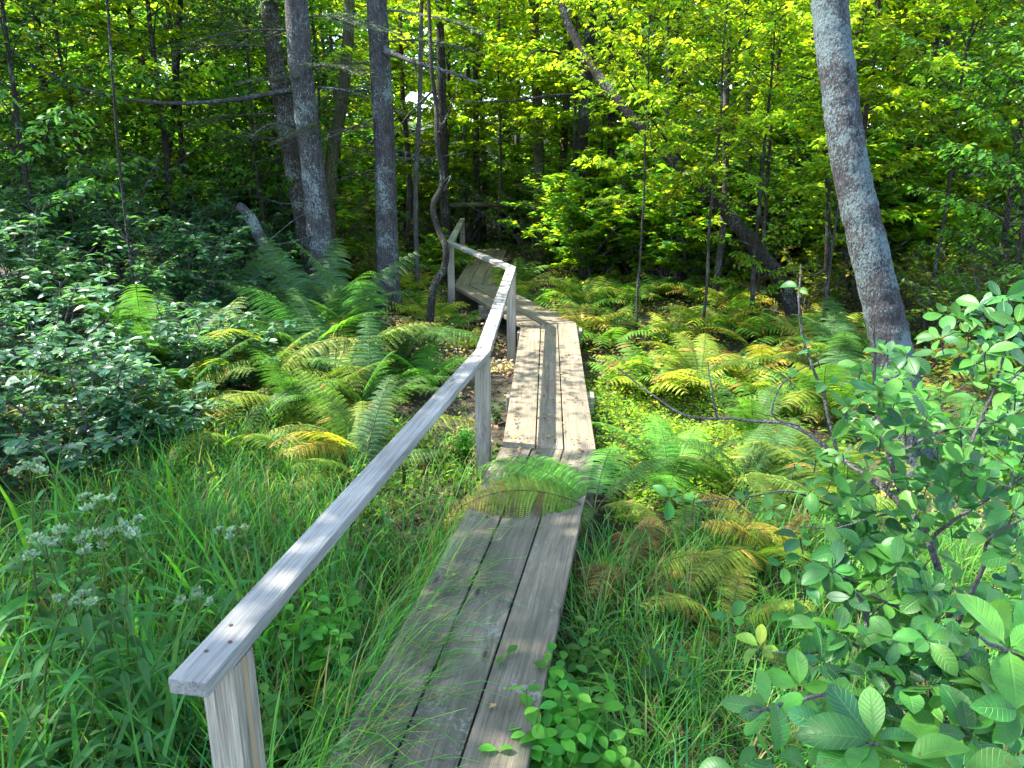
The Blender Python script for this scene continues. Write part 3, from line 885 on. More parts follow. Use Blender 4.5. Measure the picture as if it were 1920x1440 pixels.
# E: thin crooked tree
pE = [at(800, 575, 7.6), at(812, 545, 7.6), at(832, 505, 7.7), at(836, 465, 7.7), at(822, 430, 7.8), at(812, 385, 7.8), at(830, 340, 7.9), at(820, 270, 7.9), at(818, 200, 8.0), at(808, 120, 8.0), at(803, 0, 8.1)]
pE[0][2] = 0.05
pE += [pE[-1] + np.array([-.1, .1, 1.2]), pE[-1] + np.array([.1, .2, 2.6])]
o, b = trunk_thing('crooked_tree', 'thin dark crooked tree just left of the rail bend', pE, [.042, .04, .037, .035, .032, .03, .028, .026, .024, .021, .018, .015, .01], M_BARK_DK, k=10, n=70, seed=9,
                   limbs=[([at(822, 250, 7.9), at(845, 200, 8.2), at(870, 120, 8.6)], .014, .005), ([at(830, 345, 7.9), at(845, 330, 7.6), at(832, 358, 7.5)], .01, .004), ([at(812, 170, 8), at(770, 210, 7.8), at(740, 250, 7.7)], .012, .004)])
crown_on(o, b, pE[-1], 15, (1.0, 1.0, .6), 6, YGREEN, T=L_OVATE, ls=.08)
# G: leaning mossy trunk
pG = [at(1510, 590, 8.0), at(1475, 545, 8.1), at(1430, 480, 8.2), at(1360, 395, 8.4), at(1300, 335, 8.6), at(1225, 265, 8.8), at(1155, 185, 9.0), at(1100, 110, 9.2), at(1060, 30, 9.4), at(1040, -60, 9.6)]
pG[0][2] = 0.0
pG += [pG[-1] + np.array([-.3, .2, 1.2]), pG[-1] + np.array([-.5, .4, 2.4])]
o, b = trunk_thing('fallen_leaning_tree', 'dark mottled trunk slanting steeply up to the left across the clearing', pG, [.09, .082, .077, .071, .067, .062, .056, .05, .044, .036, .028, .018], M_BARK_DK, k=16, n=70, seed=19, bump=.06,
                   limbs=[([at(1150, 180, 9), at(1050, 178, 8.8), at(950, 190, 8.6), at(860, 190, 8.5)], .02, .006),
                          ([at(1100, 110, 9.2), at(1010, 95, 9.0), at(980, 120, 8.9)], .018, .006),
                          ([at(1350, 385, 8.4), at(1240, 250, 8.0), at(1180, 150, 7.8), at(1090, 20, 7.6)], .015, .004),
                          ([at(1225, 265, 8.8), at(1190, 140, 8.6), at(1250, 20, 8.5)], .016, .005)])
crown_on(o, b, pG[-1], 25, (1.5, 1.4, .8), 7, YGREEN, T=L_MAPLE, ls=.09)
# long bare limbs seen against the foliage
BR_ = [
    ('long dead branch sweeping left from the left trunk cluster', [at(548, 168, 9.2), at(430, 188, 8.8), at(290, 192, 8.5), at(150, 165, 8.3), at(40, 110, 8.2)], .03, .008),
    ('dead grey branch pointing right from the lone spruce trunk', [at(722, 95, 8.9), at(780, 118, 8.5), at(840, 135, 8.3), at(905, 158, 8.1)], .032, .008),
]
# ------------------------------------------------------------------ background stems
bgst = [
    # px, ybase, Y, radius, lean px at top, mat, label
    (1018, 480, 13.5, .095, -12, 'M', 'pale brown trunk, left of the tight trio beyond the clearing'),
    (1040, 480, 14.0, .07, 25, 'B', 'slim dark trunk in the middle of the tight trio'),
    (1075, 450, 12.8, .10, 25, 'K', 'dark trunk, right of the tight trio beyond the clearing'),
    (1155, 440, 13.5, .065, -8, 'K', 'straight thin dark trunk standing right of the tight trio'),
    (898, 400, 17.0, .07, -6, 'B', 'thin trunk straight behind the far end of the handrail'),
    (782, 520, 11.0, .035, 6, 'G', 'pole-thin grey stem between the lone spruce and the crooked tree'),
    (836, 460, 13.0, .08, -8, 'K', 'dark trunk half hidden behind the crooked tree'),
    (1345, 470, 9.5, .04, 18, 'B', 'slender brown stem rising above the slanting trunk'),
    (1262, 470, 12.0, .035, -10, 'G', 'thin grey stem behind the slanting trunk'),
    (1215, 465, 12.5, .06, 40, 'M', 'short-looking tilted trunk behind the yellow ferns'),
    (1555, 570, 8.5, .03, -6, 'K', 'thin dark stem close behind the lichened leaning tree on its left'),
    (1410, 520, 10.5, .035, -8, 'K', 'dark pole stem beside the foot of the slanting trunk'),
    (940, 380, 20.0, .08, 4, 'K', 'far dark trunk in the deep shade beyond the boardwalk'),
    (975, 390, 18.0, .06, -4, 'B', 'far slim brown trunk left of the tight trio'),
    (870, 375, 22.0, .09, 6, 'K', 'farthest dark trunk left of the handrail end'),
    (1690, 520, 12.0, .05, 20, 'K', 'dark stem in the shade right of the lichened leaning tree'),
    (300, 500, 10.5, .04, 30, 'K', 'thin dark stem among the left-hand bushes'),
    (105, 480, 11.5, .05, -25, 'K', 'dark stem at the far left among the bushes'),
    (1120, 420, 19.0, .07, 0, 'K', 'far dark trunk seen between the trio and the straight thin trunk'),
    (1810, 500, 13.0, .06, -30, 'B', 'brown stem at the far right behind the foliage'),
]
MM = dict(M=M_BARK_MOSS, B=M_BARK, K=M_BARK_DK, G=M_TWIG)
for i, (px, yb, Yd, rad, dx, mk, lab) in enumerate(bgst):
    p0 = at(px, yb, Yd); p0[2] = float(gh(p0[0], p0[1])) - .1
    p2 = at(px + dx, 150, Yd); p1 = (p0 + p2) / 2 + np.array([rng.normal(0, .05), 0, 0])
    d = (p2 - p0) / (p2 - p0)[2]
    p3 = p2 + d * 3.0; p4 = p3 + d * 2.0
    o, b = trunk_thing('slim_tree', lab, [p0, p1, p2, p3, p4], [rad * 1.15, rad, rad * .9, rad * .7, rad * .4], MM[mk], k=10, n=36, seed=60 + i, bump=.05,
                       group='slim trunks beyond the clearing', limbs=dead_branches([p0, p1, p2, p3], .15, .8, 7, 90 + i, (.2, .8), .008))
    crown_on(o, b, p4, 200 + i, (1.3, 1.3, .9), 4, YGREEN if i % 3 else GREENS, T=L_MAPLE, ls=.095)

# ------------------------------------------------------------------ leafy trees, copied
def proto(gen, tm, cm, *a, **k):
    t_, c_ = gen(*a, **k)
    return t_.mesh('trunk', tm), c_.mesh('crown', cm)


GB = [tuple(min(.3, v * 1.35) for v in c) for c in GREENS]; YB = [tuple(min(.36, v * 1.35) for v in c) for c in YGREEN]
PR = dict(
    mapA=proto(gen_broad, M_BARK, M_LEAF, 101, 6.0, .06, .18, 34, 2.1, L_MAPLE, .115, YB, lpt=12, twk=11),
    mapB=proto(gen_broad, M_BARK, M_LEAF, 102, 5.5, .05, .22, 30, 2.3, L_MAPLE, .12, YB + GB[:2], lpt=12, twk=11, lean=(.6, .2)),
    mapH=proto(gen_broad, M_BARK, M_LEAF, 112, 6.0, .022, .36, 28, 2.2, L_MAPLE, .115, YB, lpt=12, twk=11),
    mapC=proto(gen_broad, M_BARK_DK, M_LEAF, 103, 7.0, .07, .12, 38, 2.2, L_MAPLE, .125, GB, lpt=12, twk=11),
    ovA=proto(gen_broad, M_BARK, M_LEAF, 104, 5.0, .045, .1, 34, 1.9, L_OVATE, .10, GB, lpt=14, up=.45, twk=11),
    ovB=proto(gen_broad, M_BARK_DK, M_LEAFG, 105, 4.5, .04, .06, 36, 1.8, L_OVATE, .09, DKGREEN[3:] + GB[:3], lpt=18, up=.5, twk=11),
    ovC=proto(gen_broad, M_BARK, M_LEAF, 106, 6.5, .06, .12, 38, 2.3, L_OVATE, .105, YB[:3] + GB[3:], lpt=13, twk=11),
    conA=proto(gen_conifer, M_BARK_DK, M_NEEDLE, 107, 8.0, .09, .08, 60, 2.0),
    conB=proto(gen_conifer, M_BARK_DK, M_NEEDLE, 108, 6.0, .06, .1, 46, 1.6, [(.035, .07, .025), (.05, .09, .03), (.03, .055, .02)]),
    far=proto(gen_broad, M_BARK_DK, M_LEAF, 113, 9.0, .09, .05, 46, 2.6, L_MAPLE, .2, GB + YB[:2], lpt=11, twk=9),
)
PH = dict(mapA=6, mapB=5.5, mapH=6, mapC=7, ovA=5, ovB=4.5, ovC=6.5, conA=8, conB=6, far=9)
KIND = dict(map=('maple_tree', 'maple sapling'), ov=('young_tree', 'young tree'), con=('conifer_tree', 'conifer'))


def tree(pk, x, y, sc, rz, label, group, zs=1.0):
    kk = 'map' if pk.startswith('map') else 'ov' if pk.startswith('ov') else 'con'
    nm, cat = KIND[kk]
    tm, cm = PR[pk]
    o = thing(nm, label, cat, (x, y, float(gh(x, y)) - .05), rz, group, sc)
    Hn = (2.7 + .23 * y + rr_.uniform(-.4, .6)) / PH[pk] if y < 34 else sc
    Hn = min(Hn, sc * 1.25)
    o.scale = (sc, sc, Hn)
    obj('trunk', tm, o); obj('crown', cm, o)
    return o


LF = {
    'L': ('dark leafy tree in the wall of foliage on the left', 'leafy trees walling the left side'),
    'C': ('bright yellow-green tree in the leafy screen behind the clearing', 'leafy trees behind the clearing'),
    'R': ('green leafy tree in the layered foliage on the right', 'leafy trees on the right side'),
    'F': ('tree in the far wood beyond the end of the boardwalk', 'trees of the far wood'),
    'O': ('tall tree shading the path from beside the camera', 'tall trees beside the viewpoint'),
}
rr_ = random.Random(5)
TL = [
    # left wall
    ('ovB', -5.0, 8.0, .8, 'L'), ('ovB', -6.4, 9.2, .95, 'L'), ('ovA', -4.4, 10.4, .9, 'L'), ('ovB', -7.6, 11.0, 1.1, 'L'), ('mapC', -5.6, 12.0, .8, 'L'),
    ('ovB', -3.4, 11.6, .75, 'L'), ('mapB', -4.6, 13.6, .85, 'L'), ('mapA', -6.8, 14.8, 1.0, 'L'), ('conB', -3.1, 13.8, .8, 'L'),
    ('mapA', -3.9, 16.4, 1.0, 'L'), ('ovC', -8.2, 17.0, 1.2, 'L'), ('mapA', -5.6, 17.5, 1.0, 'L'), ('mapC', -10.5, 15.0, 1.2, 'L'),
    # centre
    ('mapA', -2.0, 14.8, .95, 'C'), ('mapB', .6, 16.0, 1.0, 'C'), ('mapA', 2.3, 14.6, .95, 'C'), ('mapC', -2.6, 18.8, 1.0, 'C'), ('mapA', 3.6, 12.8, .9, 'C'),
    ('mapB', 2.6, 18.0, 1.1, 'C'), ('conB', .1, 21.5, 1.2, 'C'), ('mapA', -.7, 19.0, 1.1, 'C'), ('conA', 2.2, 22.0, 1.1, 'C'), ('ovC', 4.4, 15.8, 1.0, 'C'),
    # right
    ('ovC', 4.3, 9.6, .72, 'R'), ('ovA', 5.3, 8.2, .75, 'R'), ('mapA', 5.6, 10.8, .85, 'R'), ('ovC', 6.8, 9.6, .9, 'R'), ('mapB', 6.4, 12.6, 1.0, 'R'),
    ('ovA', 7.8, 11.5, 1.0, 'R'), ('mapC', 5.2, 14.0, 1.0, 'R'), ('ovC', 8.4, 14.5, 1.1, 'R'), ('mapA', 7.2, 16.8, 1.2, 'R'), ('ovB', 6.2, 7.2, .62, 'R'), ('mapC', 10.5, 13.5, 1.2, 'R'),
    ('ovA', 3.4, 11.0, .6, 'R'),
    ('ovA', -3.2, 9.8, .62, 'L'), ('ovC', -4.3, 9.7, .75, 'L'), ('ovA', -6.9, 9.0, 1.0, 'L'), ('ovC', -7.9, 10.3, 1.0, 'L'), ('ovA', -3.2, 10.6, .7, 'L'), ('ovA', -7.4, 9.2, 1.0, 'L'), ('mapH', -5.2, 9.4, 1.0, 'L'), ('ovC', -6.2, 10.6, 1.0, 'L'), ('mapH', -3.8, 12.6, 1.0, 'L'),
    ('mapH', -2.7, 11.0, .9, 'C'), ('mapH', 1.0, 12.6, .9, 'C'), ('mapH', 2.0, 7.7, .58, 'C'), ('mapH', 1.35, 7.9, .5, 'C'), ('ovC', 2.55, 7.9, .42, 'C'), ('mapH', 3.1, 7.3, .55, 'R'), ('mapH', -.2, 14.0, .9, 'C'), ('mapH', 1.5, 13.2, 1.0, 'C'), ('mapH', 3.1, 9.4, .8, 'C'),
    ('mapA', -1.4, 17.0, 1.1, 'C'), ('ovC', 1.2, 18.6, 1.1, 'C'), ('mapC', 3.6, 17.4, 1.2, 'C'), ('mapH', 4.4, 11.6, .95, 'C'),
    ('mapH', 4.3, 7.6, .7, 'R'), ('ovC', 5.6, 6.4, .62, 'R'), ('ovA', 6.9, 8.2, .85, 'R'), ('mapB', 7.6, 9.8, 1.0, 'R'), ('ovA', 4.4, 6.5, .5, 'R'), ('mapA', 9.4, 11.8, 1.1, 'R'), ('ovC', 6.4, 15.4, 1.1, 'R'),
]
for i, (pk, x, y, sc, g) in enumerate(TL):
    tree(pk, x, y, sc, rr_.uniform(0, 6.28), LF[g][0], LF[g][1])
ks = list(PR)
for i in range(70):     # the far wood
    y = 18 + 16 * (i / 70) + rr_.uniform(0, 2); x = rr_.uniform(-.85, .85) * y
    if abs(x) < 2.0 and y < 21: x += 4 * (1 if x > 0 else -1)
    tree(rr_.choice(['far', 'far', 'conA', 'ovC', 'far', 'mapC']), x, y, rr_.uniform(.9, 1.35), rr_.uniform(0, 6.28), *LF['F'])
# the wood beyond, one mass of foliage on the slope
mb = MB(); r = np.random.default_rng(900)
n_ = 1500; cx = r.uniform(-46, 46, n_); cyy = r.uniform(35, 48, n_); cz = r.uniform(0, 15, n_)
k_ = 45
P = np.repeat(np.stack([cx, cyy, cz + gh(cx, cyy)], 1), k_, 0); d = r.normal(0, 1, P.shape) * np.array([.9, .9, .4])
scatter(mb, L_TINY, P + d, nz(d + r.normal(0, .4, P.shape)), np.stack([r.normal(0, .5, len(P)), r.normal(0, .5, len(P)), np.ones(len(P))], 1), .42 * r.uniform(.6, 1.3, len(P)), pal(r, GREENS + DKGREEN, len(P)))
tag(obj('distant_forest', mb.mesh('distant_forest', M_LEAF)), 'dense distant forest closing off the view behind all the trees', 'forest', kind='stuff')
# ------------------------------------------------------------------ shade trees beside the viewpoint: tall trunks with high crowns
def shade_tree(x, y, H, seed, rad, nl, lab):
    P = [np.array([x, y, float(gh(x, y)) - .1]), np.array([x + .1, y, H * .4]), np.array([x - .05, y + .1, H * .75]), np.array([x, y, H])]
    o, b = trunk_thing('tall_tree', lab, P, [.16, .13, .1, .04], M_BARK, k=12, n=30, seed=seed)
    crown_on(o, b, P[-1], seed, rad, nl, GREENS, T=L_OVATE, ls=.13)
    return o


SH = [(-5.1, 4.1, 7.2, 301, (2.4, 1.3, .9), 62), (-5.0, 1.6, 6.9, 302, (2.6, 1.8, .9), 78), (-10.2, 6.0, 8.0, 303, (2.4, 1.8, 1.2), 25), (-6.6, .2, 8.0, 304, (2.8, 2.6, 1.3), 50),
      (-9.5, 3.0, 9.0, 305, (3, 2.6, 1.3), 50)]
for i, (x, y, H, sd, rd, nl) in enumerate(SH):
    shade_tree(x, y, H, sd, rd, nl, LF['O'][0])['group'] = LF['O'][1]

# ------------------------------------------------------------------ shrubs
SHR = {}
def shrub_proto(key, *a, **k):
    glossy = k.pop('glossy', True)
    s_, f_ = gen_shrub(*a, **k)
    SHR[key] = (s_.mesh('stem', M_TWIG), f_.mesh('foliage', M_LEAFG if glossy else M_LEAF))


shrub_proto('dark', 401, 1.7, 1.1, 22, L_OVATE, .085, DKGREEN + BLUEG[:2], lps=14, twigs=9)
shrub_proto('dark2', 402, 1.9, 1.2, 24, L_OVATE, .09, DKGREEN, lps=14, twigs=9)
shrub_proto('blue', 403, 1.05, .75, 20, L_OVATE, .08, BLUEG, lps=13, twigs=8)
shrub_proto('blue2', 404, .9, .7, 18, L_OVATE, .075, BLUEG + GREENS[:1], lps=13, twigs=8)
shrub_proto('mid', 405, 1.5, 1.1, 20, L_OVATE, .065, GREENS + YGREEN[:1], lps=13, twigs=8, glossy=False)
shrub_proto('yel', 406, 1.2, .9, 18, L_OVATE, .06, YGREEN + [(.25, .2, .03)], lps=12, twigs=8, glossy=False)
shrub_proto('lush', 407, 1.5, 1.2, 24, L_MAPLE, .10, YB + GB, lps=14, twigs=10, glossy=False)


def shrub(key, x, y, sc, rz, label, group=None):
    o = thing('shrub', label, 'shrub', (x, y, float(gh(x, y)) - .04), rz, group, sc)
    st, fo = SHR[key]
    obj('stem', st, o); obj('foliage', fo, o)
    return o


shrub('blue', -2.65, 4.35, 1.0, .3, 'blue-green shrub with sunlit pale leaves at the left, nearest bush behind the grass')
shrub('blue2', -2.35, 4.55, .75, 1.3, 'small rounded blue-green shrub between the pale-leaved bush and the ferns')
shrub('blue', -3.3, 5.3, 1.1, 2.3, 'blue-green bush behind the pale-leaved shrub at the left edge')
shrub('blue2', -3.05, 3.75, .95, 4.0, 'low dark leafy bush at the left edge above the white flowers')
shrub('blue', -2.45, 5.8, .9, 5.0, 'blue-green bush in front of the dark thicket, left of the ferns')
shrub('blue2', -4.0, 4.6, 1.1, .7, 'blue-green bush cut by the left edge of the picture')
for i, (k_, x, y, sc) in enumerate([('dark', -4.4, 6.6, 1.0), ('dark2', -3.3, 7.3, .85), ('dark', -5.6, 7.4, 1.1), ('dark2', -4.6, 8.4, 1.05), ('dark', -3.7, 9.2, .95), ('dark2', -6.4, 6.3, 1.1),
                                   ('dark', -2.9, 8.9, .7), ('dark2', -5.5, 9.6, 1.2), ('dark', -7.4, 8.6, 1.2), ('dark', -3.6, 10.6, 1.0)]):
    shrub(k_, x, y, sc, i * 1.7, 'dark glossy bush in the shaded thicket on the left', 'dark bushes of the left thicket')
for i, (k_, x, y, sc) in enumerate([('mid', 4.2, 6.4, .8), ('mid', 5.2, 6.9, 1.0), ('yel', 4.6, 8.0, .9), ('mid', 5.8, 5.6, .95), ('dark', 6.4, 8.4, 1.1), ('yel', 3.7, 9.1, .85), ('mid', 7.2, 7.4, 1.2),
                                   ('yel', 5.4, 9.6, 1.0), ('dark', 4.8, 5.2, .7)]):
    shrub(k_, x, y, sc, i * 1.9, 'green bush under the trees on the right', 'bushes under the right-hand trees')
for i, (k_, x, y, sc) in enumerate([('yel', -1.9, 11.0, .75), ('mid', -2.3, 12.6, .8), ('yel', 1.3, 14.5, .8), ('mid', 2.5, 13.2, .8), ('yel', 3.4, 10.6, .8), ('mid', -1.5, 15.6, .9), ('mid', .3, 16.8, 1.0), ('yel', -.9, 18, 1.1),
                                   ('mid', 1.9, 17.0, 1.1), ('dark', -.2, 19.6, 1.3), ('dark', 1.5, 20.5, 1.3), ('dark', -2.2, 20.0, 1.3)]):
    shrub(k_, x, y, sc, i * 1.3, 'low yellow-green bush at the back of the clearing', 'low bushes at the back of the clearing')

rs_ = random.Random(77)
for i in range(48):
    y = rs_.uniform(10, 19); x = rs_.uniform(-.5 * y, .5 * y)
    if -1.3 < x < .5 and y < 16: x += 2.2 * (1 if x > -.4 else -1)
    shrub(rs_.choice(['lush', 'lush', 'mid', 'yel']), x, y, rs_.uniform(1.2, 1.75), i * 1.1, 'tall leafy bush among the far trunks', 'tall bushes among the far trunks')
for i in range(16):
    y = rs_.uniform(10.5, 14.5); x = rs_.uniform(1.2, .5 * y)
    shrub('lush', x, y, rs_.uniform(1.0, 1.6), i * 1.3, 'tall leafy bush among the far trunks', 'tall bushes among the far trunks')
shrub('lush', -1.15, 12.3, .55, .4, 'small leafy bush around the last post of the handrail')
Pq = [np.array([-3.3, 6.5, float(gh(-3.3, 6.5)) - .1]), np.array([-3.25, 6.45, 2.0]), np.array([-3.05, 6.4, 4.2]), np.array([-2.9, 6.4, 5.0])]  # sapling added so its crown above the frame throws dapples on the second run
o, b = trunk_thing('slim_tree', 'thin sapling rising out of the blue-green bushes on the left', Pq, [.013, .011, .009, .004], M_BARK_DK, k=8, n=20, seed=5)
crown_on(o, b, Pq[-1], 77, (1.0, 1.1, .4), 9, YGREEN, T=L_OVATE, ls=.09)
# ------------------------------------------------------------------ ferns
# the big clump left of the rail
CL = [(-1.9, 7.3, 'blue', 1.15, 'tall upright dark green fern in front of the two spruce trunks'),
      (-1.35, 7.0, ['green', 'blue'], 1.1, 'green fern fanning out at the foot of the lone spruce'),
      (-2.6, 6.7, 'blue', 1.05, 'grey-green fern at the back left of the big clump'),
      (-2.95, 7.6, 'blue', 1.0, 'shaded fern beneath the broken snag'),
      (-2.15, 6.2, ['green', 'yellow'], 1.05, 'broad green fern in the middle of the big clump'),
      (-1.5, 6.0, ['yellow', 'green'], 1.05, 'yellowing fern nearest the rail in the big clump'),
      (-2.0, 5.5, ['yellow'], .95, 'yellow-green fern at the front of the big clump'),
      (-1.05, 6.7, 'green', .7, 'small bright green fern between the clump and the rail bend'),
      (-1.0, 4.6, ['yellow', 'autumn'], .8, 'golden fern with drooping fronds under the rail'),
      (-1.55, 5.25, ['green', 'yellow'], .85, 'half-yellow fern in front of the big clump'),
      (-2.55, 5.2, ['blue', 'yellow'], .8, 'grey-green fern beside the small rounded shrub'),
      (-3.3, 6.5, ['blue', 'green'], 1.0, 'grey-green fern at the outer left end of the big clump'),
      (-2.75, 5.0, ['yellow', 'green'], .85, 'arching pale fern rising in front of the blue-green bushes'),
      (-1.9, 4.75, ['green', 'yellow'], .8, 'green fern at the very front of the clump where the grass begins'),
      (-2.9, 6.0, ['green', 'blue'], .95, 'green fern touching the blue-green bushes at the left of the clump'),
      (-1.75, 6.6, ['bright', 'green'], 1.1, 'upright green fern in the centre back of the clump'),
      (-2.45, 5.65, ['yellow', 'green'], .95, 'pale green fern on the left front of the clump'),
      (-1.1, 5.5, ['yellow', 'green'], .8, 'yellow-tipped fern close under the rail, behind the golden one'),
      (-.75, 6.3, ['bright'], .6, 'little vivid green fern right beside the rail'),
      (-.95, 4.35, ['yellow', 'green'], .6, 'low yellow-tipped fern by the second rail post')]
for i, (x, y, kd, sc, lab) in enumerate(CL):
    fern(x, y, kd, sc * 1.3, 11, 500 + i, lab, 'ferns left of the rail')
# ferns right of the boardwalk
CR = [(.56, 3.12, ['brown', 'autumn'], .62, 'withered brown fern collapsed beside the plank edge'),
      (.95, 4.15, ['bright', 'green'], .75, 'fresh green fern right of the boardwalk joint'),
      (.9, 2.75, ['yellow', 'autumn'], .52, 'drooping yellow-orange fern above the grass on the right'),
      (1.3, 3.25, ['autumn', 'yellow'], .65, 'tan and green fern behind the right-hand shrub stems'),
      (1.35, 4.0, ['yellow', 'green'], .7, 'yellow-green fern near the bright low herbs'),
      (.85, 3.5, ['green', 'yellow'], .5, 'small green fern between the withered fern and the fresh one'),
      (1.9, 4.3, ['green', 'yellow'], .8, 'green fern left of the leaning tree foot'),
      (1.7, 5.0, ['green'], .75, 'mid-green fern halfway to the slanting trunk'),
      (2.4, 5.4, ['yellow', 'green'], .95, 'broad fern to the left of the lichened trunk'),
      (1.6, 6.2, ['autumn', 'yellow'], .7, 'yellow-brown fern right of the sunlit planks'),
      (2.3, 6.7, ['autumn'], .75, 'pale dry fern in the sunny patch'),
      (2.9, 6.3, ['green', 'yellow'], 1.0, 'large fern behind the twig of the right-hand shrub'),
      (3.3, 4.6, ['yellow', 'green'], 1.0, 'yellow fern right of the lichened trunk'),
      (3.8, 5.4, ['yellow', 'autumn'], 1.0, 'golden fern at the far right behind the shrub'),
      (4.4, 6.1, ['yellow'], 1.0, 'yellow-green fern under the bushes at the right edge'),
      (2.9, 3.9, 'green', .9, 'dark green fern just right of the leaning tree foot'),
      (1.75, 3.6, ['yellow', 'green'], .75, 'yellowish fern in front of the leaning tree foot')]
for i, (x, y, kd, sc, lab) in enumerate(CR):
    fern(x, y, kd, sc * (1.2 if kd != 'brown' else .9), 9, 600 + i, lab, 'ferns right of the boardwalk')
# two fronds reaching over the planks
o = thing('fern', 'fern at the plank edge whose bright and yellow fronds reach across the boardwalk', 'fern', (.43, 3.46, .24), 0, 'ferns right of the boardwalk')
for me_, az, el, ro, sc_ in ((FR['bright'][1], 2.15, .45, -.25, .85), (FR['bright'][0], 2.6, .5, -.35, .85), (FR['autumn'][1], 2.95, .36, -.45, 1.12), (FR['bright'][1], 2.35, .38, -.3, .95), (FR['bright'][0], 3.5, .6, -.2, .6), (FR['yellow'][2], 4.1, .6, 0, .5),
                             (FR['bright'][0], 1.3, .3, 0, .8), (FR['green'][1], .3, .2, 0, .7), (FR['yellow'][1], 5.4, .3, 0, .5)):
    obj('frond', me_, o, (0, 0, 0), (ro, el, az), sc_)
fr2 = random.Random(9)
for i, (x, y, kd) in enumerate([(.55, 8.6, 'yellow'), (.25, 9.3, 'green'), (.05, 10.2, 'yellow'), (.8, 8.1, 'autumn'), (.1, 11.2, 'green'), (.9, 9.2, 'green')]):
    farfern(x, y, kd, .95, i * 1.1, 'low fern hiding the right edge of the far boardwalk', 'ferns beside the far boardwalk', idx=i)
for i, (x, y, kd, sc) in enumerate([(-.75, 8.3, 'green', .6), (-1.15, 9.0, 'yellow', .8), (-.45, 7.8, 'yellow', .5), (-1.3, 9.8, 'green', .9), (-1.0, 8.0, 'autumn', .55), (-1.5, 10.8, 'yellow', .9), (-.95, 8.9, 'yellow', .95), (-1.25, 12.0, 'green', 1.3), (-.62, 8.7, 'green', .6)]):
    farfern(x, y, kd, sc, i * 1.7, 'low fern in the dry leaves left of the far handrail', 'ferns left of the far handrail', idx=i)
for i in range(130):
    y = fr2.uniform(5.5, 16); x = fr2.uniform(.75, .42 * y + .6) if fr2.random() < .72 else fr2.uniform(-.28 * y, -1.3)
    if x < 0 and y < 8.2: continue
    if y > 10 and -1.2 < x < .3: continue
    kd = fr2.choice(['yellow', 'green', 'green', 'autumn', 'green', 'yellow', 'green'])
    lab = ('yellow-green fern in the sunny clearing right of the boardwalk', 'ferns of the sunny clearing') if x > 0 else ('low fern behind the trunks left of the rail', 'ferns behind the left trunks')
    farfern(x, y, kd, fr2.uniform(.65, 1.0), fr2.uniform(0, 6.28), *lab, idx=i)

# ------------------------------------------------------------------ grass
def on_deck(x, y, m=.0):
    x = np.asarray(x); y = np.asarray(y); r_ = np.zeros(x.shape, bool)
    for i in range(4):
        (lx, ly, _), (rx, ry, _) = J[i]; (lx2, ly2, _), (rx2, ry2, _) = J[i + 1]
        t_ = (y - (ly + ry) / 2) / ((ly2 + ry2) / 2 - (ly + ry) / 2)
        xl = lx + (lx2 - lx) * t_ - m; xr = rx + (rx2 - rx) * t_ + m
        r_ |= (t_ >= 0) & (t_ <= 1) & (x > xl) & (x < xr)
    return r_


def grass(name, centers, nb, ln, cols, seed, label, wdt=.0032, spread=.06, outw=.7, toward=None):
    r = np.random.default_rng(seed)
    mb = MB(); C = np.repeat(centers, nb, 0); n = len(C)
    az = r.uniform(0, 6.28, n) if toward is None else r.normal(toward, .7, n)
    L = ln * r.uniform(.5, 1.25, n)
    lean = np.abs(r.normal(.25, .25, n)) ; bend = r.uniform(.3, 1.5, n) * outw
    base = C + np.stack([r.normal(0, spread, n), r.normal(0, spread, n), np.zeros(n)], 1)
    m = 6; q = np.linspace(0, 1, m)
    ang = (math.pi / 2 - lean[:, None] - bend[:, None] * q[None] ** 1.3 * 1.3)
    dx = np.cos(ang) * L[:, None] / (m - 1); dz = np.sin(ang) * L[:, None] / (m - 1)
    X_ = np.concatenate([np.zeros((n, 1)), np.cumsum(dx[:, :-1], 1)], 1); Z_ = np.concatenate([np.zeros((n, 1)), np.cumsum(dz[:, :-1], 1)], 1)
    P = base[:, None] + np.stack([X_ * np.cos(az)[:, None], X_ * np.sin(az)[:, None], Z_], -1)
    sd = np.stack([-np.sin(az), np.cos(az), np.zeros(n)], 1)
    wq = wdt * (1 - q ** 2.2) + .0004
    wv = wq[None] * r.uniform(.6, 1.5, n)[:, None]
    A_ = P + sd[:, None] * wv[..., None]; B_ = P - sd[:, None] * wv[..., None]
    V = np.stack([A_, B_], 2).reshape(-1, 3)
    i = np.arange(n)[:, None] * (2 * m); j = np.arange(m - 1)[None] * 2
    F = np.stack([i + j, i + j + 1, i + j + 3, i + j + 2], -1).reshape(-1, 4)
    c = np.repeat(pal(r, cols, n), 2 * m, 0)
    mb.add(V, F, c)
    return tag(obj(name, mb.mesh(name, M_GRASS)), label, 'grass', kind='stuff')


GC = [(.06, .21, .03), (.05, .18, .03), (.09, .26, .03), (.035, .17, .05), (.11, .26, .035), (.13, .21, .05)]
GD = GC + [(.22, .17, .07), (.16, .12, .06), (.12, .16, .05)]
r = np.random.default_rng(31)


def field(n, x0, x1, y0, y1, keep):
    x = r.uniform(x0, x1, n); y = r.uniform(y0, y1, n)
    k = keep(x, y) & ~on_deck(x, y, .015)
    x, y = x[k], y[k]
    return np.stack([x, y, gh(x, y) - .01], 1)


